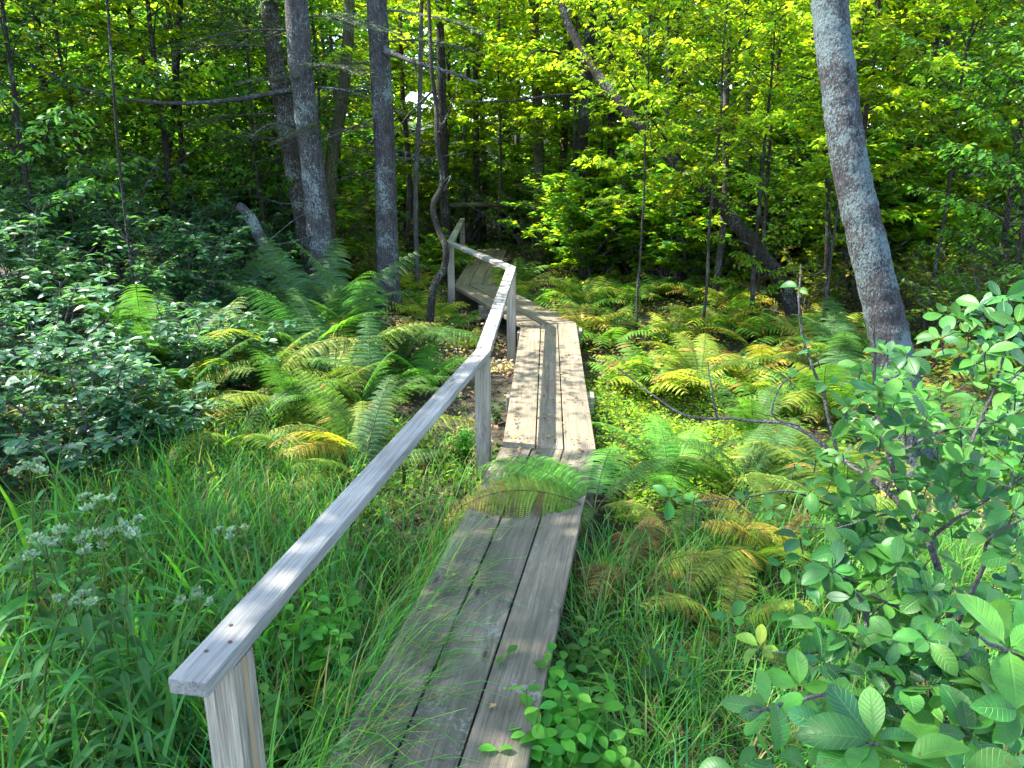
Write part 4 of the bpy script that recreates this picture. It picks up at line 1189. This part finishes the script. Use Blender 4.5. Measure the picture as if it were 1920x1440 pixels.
left_e = lambda y: -.84 + .187 * y
right_e = lambda y: -.27 + .187 * y
grass('grass', field(900, -2.6, .0, 1.0, 5.2, lambda x, y: (x < left_e(y)) & (x > -.75 * y - .3) & ~((y > 3.4) & (x > -.9))), 16, .32, GC + GC + GD, 1, 'lush green sedge grass left of the boardwalk', outw=.9)
grass('grass', field(620, -.2, 2.4, 1.0, 3.5, lambda x, y: (x > right_e(y) + .02)), 17, .34, GC + GC + GD, 2, 'fine arching sedge grass right of the boardwalk', wdt=.0024, outw=1.2)
grass('dry_grass', field(260, -1.6, .1, 2.6, 5.0, lambda x, y: (x < left_e(y) + .02)), 14, .26, GD, 3, 'dry tan and green grass along the left plank edge', wdt=.002, outw=1.3)
e_y = r.uniform(1.1, 3.6, 150); e_x = left_e(e_y) + r.uniform(-.14, .02, 150)
grass('grass', np.stack([e_x, e_y, gh(e_x, e_y) + .02], 1), 16, .5, GC + GD, 4, 'long sedge blades spilling over the left side of the planks', wdt=.0026, outw=1.5, toward=-.2)
wide = field(60, -2.3, -.7, 1.3, 3.4, lambda x, y: x < left_e(y) - .1)
grass('grass', wide, 6, .62, GC[:3], 5, 'broad upright grass blades among the white flowers', wdt=.008, outw=.7)

# ------------------------------------------------------------------ low cover and litter
def cover(name, n, xs, ys, keep, cols, ls, hmax, T, seed, label, mat=M_LEAF, cat='ground cover', patch=True):
    r = np.random.default_rng(seed)
    x = r.uniform(*xs, n); y = r.uniform(*ys, n)
    cl = np.sin(x * 3.1 + np.sin(y * 2.3) * 1.5) * np.sin(y * 2.7 + np.cos(x * 1.9) * 1.5)
    k = keep(x, y) & ~on_deck(x, y, .02)
    x, y, cl = x[k], y[k], cl[k]; n = len(x)
    hh_ = hmax * np.clip(.45 + .55 * cl + r.normal(0, .15, n), .05, 1)
    z = gh(x, y) + r.random(n) ** .6 * hh_
    c = pal(r, cols, n)
    if patch:
        pk_ = np.clip((np.sin(x * 1.3 + 4) * np.cos(y * .9 + 1) + np.sin(x * 4 + y * 3) * .5), 0, 1)[:, None]
        c = c * (1 - pk_ * .0)
    mb = MB(); a = r.uniform(0, 6.28, n)
    scatter(mb, T, np.stack([x, y, z], 1), np.stack([np.cos(a), np.sin(a), r.normal(0, .35, n)], 1),
            np.stack([r.normal(0, .5, n), r.normal(0, .5, n), np.ones(n)], 1), ls * r.uniform(.5, 1.3, n), c)
    return tag(obj(name, mb.mesh(name, mat)), label, cat, kind='stuff')


allp = lambda x, y: np.abs(x) < .8 * y + 1.5
BRN = [(.16, .09, .04), (.24, .15, .07), (.1, .06, .03), (.3, .2, .08)]
cover('leaf_litter', 34000, (-7, 8), (.8, 13), allp, BRN, .05, .03, L_TINY, 11, 'brown fallen leaves on the forest floor', M_LITTER, 'leaf litter')
cover('ground_cover', 30000, (.6, 7), (4.4, 15), lambda x, y: allp(x, y) & (x > .55), YGREEN + GREENS + [(.26, .2, .04), (.22, .12, .03)], .04, .30, L_TINY, 12, 'mixed yellow-green low growth in the sunny clearing')
cover('ground_cover', 18000, (-7, -.1), (4.6, 16), lambda x, y: allp(x, y) & (x < -.25), GREENS + YGREEN[:2] + [(.24, .15, .05)], .04, .24, L_TINY, 13, 'low green growth under the ferns and trunks on the left')
cover('ground_cover', 9000, (.5, 1.7), (3.9, 6.2), lambda x, y: (x > .58), [(.14, .24, .02), (.11, .21, .03), (.18, .27, .025)], .032, .26, L_OVATE, 14, 'bright lime green herbs along the right plank edge')
cover('ground_cover', 8000, (-3, 0), (1, 5), lambda x, y: (x < left_e(y) - .05), GREENS + YGREEN[:1], .05, .3, L_OVATE, 15, 'small round leaves low in the grass on the left')
cover('ground_cover', 7000, (0, 3), (1, 4.5), lambda x, y: (x > right_e(y) + .05), GREENS + YGREEN[:1], .035, .16, L_OVATE, 16, 'small green leaves low in the grass on the right')
cover('ground_cover', 26000, (-14, 14), (14, 30), lambda x, y: allp(x, y), GREENS + DKGREEN + YGREEN[:2], .09, .5, L_OVATE, 17, 'undergrowth on the floor of the far wood')
cover('leaf_litter', 4200, (-1.6, .0), (6.4, 9.8), lambda x, y: (x > -1.5), [(.5, .38, .2), (.4, .26, .1), (.3, .3, .05), (.45, .36, .24)], .045, .18, L_TINY, 18, 'pale tan and yellow dry leaves in the sun left of the rail bend', M_LITTER, 'leaf litter')

r = np.random.default_rng(55); mb = MB(); x = r.uniform(-1, .7, 2600); y = np.where(r.random(2600) < .35, r.normal(4.2, .35, 2600), r.uniform(1.2, 7.3, 2600))
k_ = on_deck(x, y, -.01) & (r.random(2600) < np.where(y > 3.6, .45, .16) * np.where(x < left_e(y) + .25, 1.6, .5)); x, y = x[k_], y[k_]
z = np.where(y < 4.2, .284 + (y + .8) * .003, .298 + (y - 4.2) * .0305) + r.uniform(.004, .01, len(x)); a_ = r.uniform(0, 6.28, len(x))
scatter(mb, L_TINY, np.stack([x, y, z], 1), np.stack([np.cos(a_), np.sin(a_), r.normal(.1, .15, len(x))], 1), np.stack([r.normal(0, .2, len(x)), r.normal(0, .2, len(x)), np.ones(len(x))], 1), r.uniform(.006, .034, len(x)), pal(r, BRN + [(.2, .22, .04)], len(x)))
tag(obj('leaf_litter', mb.mesh('leaf_litter', M_LITTER)), 'scattered brown leaf bits lying on the planks', 'leaf litter', kind='stuff')

# ------------------------------------------------------------------ boneset: tall stems, paired long leaves, flat white heads
def boneset(seed, H):
    r = np.random.default_rng(seed); st = MB(); lf = MB(); heads = []
    sp = spline([(0, 0, -.03), (r.normal(0, .02), r.normal(0, .02), H * .5), (r.normal(0, .05), r.normal(0, .05), H)], 12)
    tube(st, sp, np.linspace(.004, .002, 12), 5, c=np.array([.09, .14, .04]))
    for i in range(7):
        f = .2 + .72 * i / 7; p = sp[int(f * 11)]; a = i * 1.57 + r.normal(0, .2)
        for s in (0, math.pi):
            ax = [math.cos(a + s), math.sin(a + s), r.uniform(-.1, .35)]
            scatter(lf, L_LANCE, [p], [ax], [UP + r.normal(0, .15, 3)], .15 * r.uniform(.75, 1.15) * (1.1 - .4 * f), pal(r, [(.05, .17, .045), (.06, .19, .045)], 1))
    top = sp[-1]
    for k in range(4):
        a = k * 1.57 + r.random(); e = top + np.array([math.cos(a) * .05, math.sin(a) * .05, .035 + r.random() * .02]) if k else top + UP * .045
        tube(st, [top, (top + e) / 2 + UP * .006, e], [.002, .0018, .0015], 4, c=np.array([.09, .14, .04]))
        hd = MB(); n = 46
        d = r.normal(0, 1, (n, 3)); d = nz(d) * r.random((n, 1)) ** .5 * np.array([.016, .016, .008])
        scatter(hd, leaf_strip([(0, .2), (.5, .38), (1, .12)], .3, .1), e + d, np.stack([r.normal(0, 1, n), r.normal(0, 1, n), r.uniform(.2, 1.4, n)], 1), r.normal(0, 1, (n, 3)), .011 * r.uniform(.6, 1.2, n),
                pal(r, [(.2, .29, .16), (.25, .33, .21), (.15, .25, .12)], n, .1))
        heads.append(hd)
    return st.mesh('stem', M_GRASS), lf.mesh('leaves', M_LEAF), [h.mesh('flower_head', M_FLOWER) for h in heads]


BP = [boneset(s, h) for s, h in ((801, .62), (802, .7), (803, .55))]
BS = [((48, 1030), 1.95, 'white-flowered plant at the left edge of the grass'), ((165, 945), 2.25, 'tallest white-flowered plant, standing behind the others'), ((200, 990), 2.15, 'white-flowered plant with the broadest pale heads'),
      ((270, 985), 2.3, 'white-flowered plant rightmost of the flowering row'), ((155, 1110), 1.9, 'small white-flowered plant lowest in the grass'), ((120, 1010), 2.1, 'white-flowered plant in the middle of the flowering row'),
      ((305, 1140), 1.95, 'white-flowered plant closest to the handrail'), ((430, 1000), 2.3, 'faint white-flowered plant behind the handrail middle'), ((20, 880), 2.5, 'bushy white-flowered plant cut by the left edge'), ((60, 840), 2.7, 'shaded white-flowered plant beside the left bush')]
for i, ((px, py), Yd, lab) in enumerate(BS):
    tp = at(px, py, Yd); x, y = tp[0], tp[1]; g = float(gh(x, y))
    st, lf, hd = BP[i % 3]; Hh = (.62, .7, .55)[i % 3] + .04
    o = thing('boneset_plant', lab, 'flowering plant', (x, y, g - .01), i * 1.1, 'white-flowered plants in the left grass', (tp[2] - g) / Hh)
    obj('stem', st, o); obj('leaves', lf, o)
    for h in hd: obj('flower_head', h, o)


rb_ = random.Random(12)
for i in range(30):
    y = rb_.uniform(1.55, 3.4); x = rb_.uniform(-.62 * y - .35, left_e(y) - .35)
    if abs(x - (RP[0].x + (y - RP[0].y) * .17)) < .1: x -= .2
    st, lf, hd = BP[i % 3]
    o = thing('leafy_plant', 'long-leaved green plant without flowers in the grass on the left', 'leafy plant', (x, y, float(gh(x, y)) - .01), i * 2.1, 'long-leaved plants in the left grass', rb_.uniform(.7, 1.15) if x < -1.1 else .7)
    o.rotation_euler = (rb_.uniform(-.15, .15), rb_.uniform(-.15, .15), i * 2.1)
    obj('stem', st, o); obj('leaves', lf, o)
# ------------------------------------------------------------------ small leafy herbs by the planks
def herb(seed, H, ls, cols, ns=5, T=L_OVATE):
    r = np.random.default_rng(seed); st = MB(); lf = MB()
    for k in range(ns):
        a = k * 2.4; e = np.array([math.cos(a) * .09 * r.random() * 1.6, math.sin(a) * .09 * r.random() * 1.6, H * r.uniform(.6, 1.1)])
        sp = spline([(0, 0, -.02), e * np.array([.4, .4, .5]), e], 8)
        tube(st, sp, np.linspace(.003, .0015, 8), 4, c=np.array([.09, .15, .04]))
        for i in range(2, 8):
            for s in (0, math.pi):
                an = i * 1.57 + s + r.normal(0, .25)
                scatter(lf, T, [sp[i]], [[math.cos(an), math.sin(an), r.uniform(0, .4)]], [UP + r.normal(0, .2, 3)], ls * r.uniform(.7, 1.15) * (.7 + .5 * math.sin(i / 8 * 3.1)), pal(r, cols, 1))
    return st.mesh('stem', M_GRASS), lf.mesh('leaves', M_LEAF)


HB = [herb(821, .32, .055, [(.07, .22, .025), (.09, .26, .03), (.055, .19, .03)], 9, L_NEAR), herb(822, .28, .05, [(.06, .17, .03), (.08, .2, .03)], 6, L_NEAR), herb(823, .24, .045, [(.05, .13, .04), (.06, .15, .04)], 5, L_NEAR)]
HS = [((1050, 1330), 1.75, 0, 'bright green herb with notched leaves at the lower right plank edge'), ((1075, 1200), 1.95, 1, 'bright leafy herb just above the largest herb by the planks'), ((1010, 1400), 1.6, 0, 'bright herb at the bottom edge beside the planks'),
      ((1030, 1270), 1.85, 0, 'bright herb in the middle of the bright herb patch'), ((1085, 1370), 1.85, 0, 'broad bright herb low beside the planks'), ((1110, 1280), 1.85, 1, 'leafy herb on the right of the bright herb patch'), ((1250, 1230), 1.95, 2, 'dull green herb alone in the right-hand grass'), ((1130, 1380), 1.6, 1, 'herb in the grass at the bottom, right of the bright patch'),
      ((600, 1200), 1.75, 0, 'leafy green herb in the grass right of the near rail post'), ((640, 1290), 1.65, 1, 'lower leafy herb between the near rail post and the planks'), ((700, 1180), 1.85, 2, 'small herb close to the left plank edge'),
      ((540, 1330), 1.55, 1, 'leafy herb directly beside the near rail post'), ((90, 1370), 1.6, 2, 'blue-green herb at the bottom left corner'), ((210, 1390), 1.55, 2, 'round-leaved herb at the bottom left of the rail post'),
      ((930, 745), 4.6, 2, 'small-leaved plant between the second rail post and the planks'), ((870, 800), 3.9, 0, 'leafy herb at the foot of the second rail post'), ((470, 1010), 2.6, 2, 'small herb left of the handrail in mid grass')]
for i, ((px, py), Yd, k_, lab) in enumerate(HS):
    e_ = at(px, py, 10.0) - np.array([0, 0, CAMZ]); tp = np.array([0, 0, CAMZ]) + e_ * ((CAMZ - .27) / -e_[2])
    g = float(gh(tp[0], tp[1])); st, lf = HB[k_]
    o = thing('herb', lab, 'herb', (tp[0], tp[1], g - .01), i * .9, 'leafy herbs near the planks', 1.2 if Yd < 2.5 else .9)
    obj('stem', st, o); obj('leaves', lf, o)

# ------------------------------------------------------------------ the close shrub on the right
fg = thing('foreground_shrub', 'large-leaved green shrub with grey twigs filling the lower right corner', 'shrub', (1.75, 1.9, float(gh(1.75, 1.9)) - .02))
fb = np.array(fg.location)
stm = MB(); lfm = MB(); rf = np.random.default_rng(77)
BRN_ = [  # (pixel polyline with depth), r0, r1
    ([(1800, 1500, 1.75), (1790, 1180, 1.7), (1745, 1010, 1.75), (1690, 935, 1.85), (1600, 872, 1.95), (1490, 800, 2.1), (1380, 788, 2.2), (1280, 775, 2.3), (1165, 690, 2.5)], .010, .0022),
    ([(1710, 960, 1.85), (1680, 900, 1.88), (1658, 820, 1.9), (1640, 740, 1.95), (1643, 660, 2.0), (1640, 610, 2.0)], .007, .003),
    ([(1668, 862, 1.88), (1740, 820, 1.85), (1810, 800, 1.8), (1880, 788, 1.75)], .005, .002),
    ([(1570, 850, 2.0), (1540, 740, 2.05), (1505, 640, 2.1), (1492, 560, 2.1), (1488, 495, 2.15)], .005, .0018),
    ([(1500, 800, 2.1), (1450, 780, 2.1), (1470, 720, 2.1), (1530, 680, 2.05)], .003, .0015),
    ([(1345, 788, 2.2), (1336, 740, 2.2), (1328, 680, 2.2)], .004, .0012),
    ([(1760, 1520, 1.35), (1700, 1330, 1.35), (1640, 1230, 1.4), (1620, 1140, 1.45), (1612, 1110, 1.45)], .007, .003),
    ([(1650, 1250, 1.4), (1580, 1190, 1.45), (1545, 1215, 1.45), (1430, 1212, 1.5)], .004, .002),
    ([(1745, 1010, 1.75), (1800, 970, 1.7), (1860, 930, 1.65), (1925, 890, 1.6)], .005, .002),
    ([(1790, 1180, 1.55), (1840, 1060, 1.5), (1850, 1010, 1.5), (1920, 960, 1.45)], .006, .002),
    ([(1950, 1385, 1.15), (1850, 1380, 1.2), (1760, 1360, 1.25), (1700, 1330, 1.35)], .009, .006),
    ([(1700, 1330, 1.35), (1560, 1300, 1.2), (1440, 1325, 1.15), (1400, 1330, 1.15)], .005, .002),
    ([(1745, 1155, 1.5), (1680, 1140, 1.55), (1610, 1100, 1.6), (1560, 1070, 1.6)], .004, .002),
    ([(1560, 950, 1.9), (1480, 925, 1.9), (1400, 935, 1.9), (1290, 945, 1.9)], .003, .0015),
    ([(1850, 1500, 1.0), (1760, 1420, .95), (1640, 1390, .92)], .004, .002),
    ([(1950, 1260, .9), (1885, 1215, .88), (1840, 1180, .86)], .004, .002),
    ([(1700, 960, 1.8), (1640, 970, 1.75), (1560, 990, 1.7), (1500, 985, 1.7)], .003, .0015),
    ([(1820, 830, 1.7), (1870, 700, 1.75), (1890, 600, 1.8), (1885, 550, 1.8)], .004, .0015),
]
for pp, a0, a1 in BRN_:
    P = spline([at(*q) for q in pp], 5 * len(pp)) - fb
    P += np.cumsum(rf.normal(0, .0012, P.shape), 0)
    stm = MB()
    tube(stm, P, np.linspace(a0, a1, len(P)) * (1 + .12 * rf.random(len(P))), 7)
    obj('branch', stm.mesh('branch', M_TWIG), fg)
WH = [  # px, py, Y, leaves, leaf length (m), tone
    (1645, 655, 2.0, 6, .062, 0), (1615, 690, 2.0, 4, .055, 0), (1500, 540, 2.12, 2, .05, 0), (1510, 640, 2.08, 4, .055, 0), (1480, 700, 2.1, 4, .055, 0), (1530, 660, 2.05, 3, .05, 0), (1690, 735, 1.95, 6, .055, 2),
    (1550, 720, 2.0, 3, .05, 0), (1590, 760, 1.95, 3, .052, 0), (1880, 560, 1.8, 6, .058, 0), (1850, 620, 1.8, 5, .055, 0), (1800, 600, 1.85, 4, .05, 1), (1640, 740, 1.95, 3, .05, 0),
    (1800, 805, 1.8, 6, .058, 1), (1870, 790, 1.75, 6, .055, 1), (1905, 740, 1.7, 5, .06, 1), (1760, 830, 1.85, 4, .05, 1), (1860, 700, 1.75, 4, .05, 0),
    (1530, 860, 1.95, 5, .055, 0), (1580, 850, 1.95, 4, .055, 0), (1490, 870, 2.0, 4, .05, 0), (1630, 880, 1.9, 5, .052, 0), (1520, 920, 1.9, 5, .055, 0), (1700, 840, 1.85, 3, .05, 1),
    (1300, 945, 1.9, 7, .06, 0), (1255, 935, 1.9, 4, .05, 0), (1400, 935, 1.9, 3, .045, 0), (1450, 955, 1.85, 5, .055, 0), (1570, 970, 1.8, 5, .06, 0), (1640, 960, 1.75, 5, .06, 0),
    (1780, 920, 1.65, 6, .06, 0), (1840, 940, 1.6, 6, .062, 0), (1900, 880, 1.6, 5, .06, 0), (1855, 1010, 1.5, 6, .065, 0), (1905, 1040, 1.45, 5, .065, 0), (1720, 990, 1.65, 4, .058, 0),
    (1560, 1070, 1.6, 8, .066, 0), (1500, 1010, 1.7, 5, .058, 0), (1615, 1030, 1.6, 6, .062, 0), (1680, 1060, 1.55, 6, .065, 0), (1740, 1110, 1.5, 6, .065, 0), (1600, 1120, 1.5, 6, .06, 0), (1660, 1130, 1.5, 5, .06, 1), (1510, 1100, 1.6, 4, .05, 0),
    (1425, 1215, 1.5, 6, .055, 2), (1370, 1160, 1.5, 3, .05, 0), (1540, 1180, 1.45, 7, .062, 0), (1490, 1160, 1.5, 4, .055, 0), (1620, 1190, 1.4, 4, .055, 0), (1440, 1325, 1.17, 7, .066, 0), (1500, 1290, 1.2, 5, .06, 1), (1560, 1310, 1.2, 4, .055, 0),
    (1795, 1240, 1.3, 8, .075, 0), (1740, 1200, 1.3, 5, .07, 0), (1850, 1160, 1.3, 6, .072, 0), (1900, 1190, 1.1, 6, .075, 1), (1870, 1300, 1.2, 5, .07, 0), (1700, 1290, 1.25, 5, .065, 0), (1630, 1270, 1.3, 3, .055, 0), (1780, 1310, 1.2, 4, .06, 0),
    (1640, 1390, .93, 8, .085, 0), (1560, 1370, 1.0, 5, .07, 0), (1700, 1430, .9, 6, .085, 1), (1450, 1420, .98, 4, .07, 0), (1380, 1440, 1.0, 3, .065, 0), (1890, 1215, .88, 6, .08, 1), (1890, 1420, 1.1, 5, .07, 0), (1800, 1460, .9, 6, .08, 0),
    (1930, 1100, 1.3, 5, .07, 0), (1900, 960, 1.5, 5, .06, 0), (1810, 870, 1.7, 5, .055, 1), (1600, 930, 1.8, 5, .055, 0), (1700, 900, 1.75, 4, .05, 0), (1560, 900, 1.9, 4, .05, 0), (1920, 640, 1.75, 4, .055, 0), (1840, 880, 1.6, 4, .058, 0),
    (1540, 1240, 1.35, 5, .06, 0), (1680, 1200, 1.35, 5, .06, 0), (1910, 1330, 1.1, 6, .075, 0), (1580, 1030, 1.65, 5, .06, 0), (1470, 1060, 1.65, 3, .05, 0),
]
TONE = {0: [(.024, .11, .018), (.034, .145, .02), (.016, .08, .024), (.05, .155, .02)], 1: [(.07, .2, .022), (.055, .18, .022)], 2: [(.20, .30, .03), (.16, .27, .03)]}
for _ in range(125):
    py = rf.uniform(700, 1440); f_ = (py - 760) / 680
    px = rf.uniform(1580 - 150 * f_ * rf.random(), 1940)
    WH.append((px, py, 2.0 - 1.0 * f_ + rf.uniform(0, .25), int(rf.integers(4, 7)), .056 + .024 * f_, int(rf.random() < .2)))
for _ in range(75):
    px, py = rf.uniform(1610, 1945), rf.uniform(560, 930)
    if px < 1760 and py < 640: continue
    WH.append((px, py, rf.uniform(1.6, 2.15), int(rf.integers(4, 7)), .055, int(rf.random() < .3)))
for px, py, Yd, n_, ls, tn in WH:
    c = at(px, py, Yd) - fb
    a0 = rf.uniform(0, 6.28)
    tilt = rf.normal(0, .25, 3); up_ = nz(UP + tilt + np.array([-.1, -.35, 0]))
    t1 = nz(np.cross(up_, [0, 1, .1])); t2 = np.cross(up_, t1)
    tube(lfm, np.array([c - up_ * .05, c]), [.002, .0015], 4, mi=1)
    for k in range(n_):
        a = a0 + k * 2.4 + rf.normal(0, .2)
        ax = t1 * math.cos(a) + t2 * math.sin(a) + up_ * rf.uniform(-.05, .5)
        nn = up_ - ax * .2 + rf.normal(0, .32, 3)
        scatter(lfm, L_NEARS[int(rf.integers(3))], [c + nz(ax) * .006], [ax], [nn], ls * rf.uniform(.5, 1.2), pal(rf, TONE[tn], 1, .2))
obj('leaves', lfm.mesh('leaves', [M_NEAR, M_TWIG]), fg)
# leaves behind it, out of the same wood
for i, (k_, x, y, sc) in enumerate([('mid', 2.75, 3.1, .55), ('mid', 2.2, 2.5, .42)]):
    shrub(k_, x, y, sc, i * 2.0, ['low bush filling in behind the large-leaved shrub', 'small bush tucked under the large-leaved shrub'][i])

# ------------------------------------------------------------------ loose dead branches and a fallen log
def branch_thing(name, lab, pts, r0, r1, mat=M_TWIG, cat='branch', twigs=6, seed=0):
    pts = np.asarray(pts, float); b = pts[0].copy(); mb = MB(); r = np.random.default_rng(seed)
    q = spline(pts - b, 26); tube(mb, q, np.linspace(r0, r1, 26), 7, bump=.08, seed=seed)
    L = np.linalg.norm(q[-1] - q[0])
    for i in range(twigs):
        k = int(r.integers(6, 25)); d = nz(r.normal(0, 1, 3)) * L * r.uniform(.06, .2)
        tube(mb, np.array([q[k], q[k] + d * .5 + r.normal(0, .01, 3), q[k] + d]), [r1 * .9, r1 * .6, .0015], 4)
    o = obj(name, mb.mesh(name, mat), None, tuple(b))
    return tag(o, lab, cat)


for i, (lab, pts, a0, a1) in enumerate(BR_):
    branch_thing('dead_branch', lab, pts, a0, a1, M_BARK_GREY, seed=i)
lg = [at(835, 386, 13.2), at(920, 384, 13.3), at(1010, 390, 13.5)]
branch_thing('fallen_log', 'thin pale log lodged level across the path between the trunks', lg, .045, .035, M_BARK_MOSS, 'log', 3, 5)
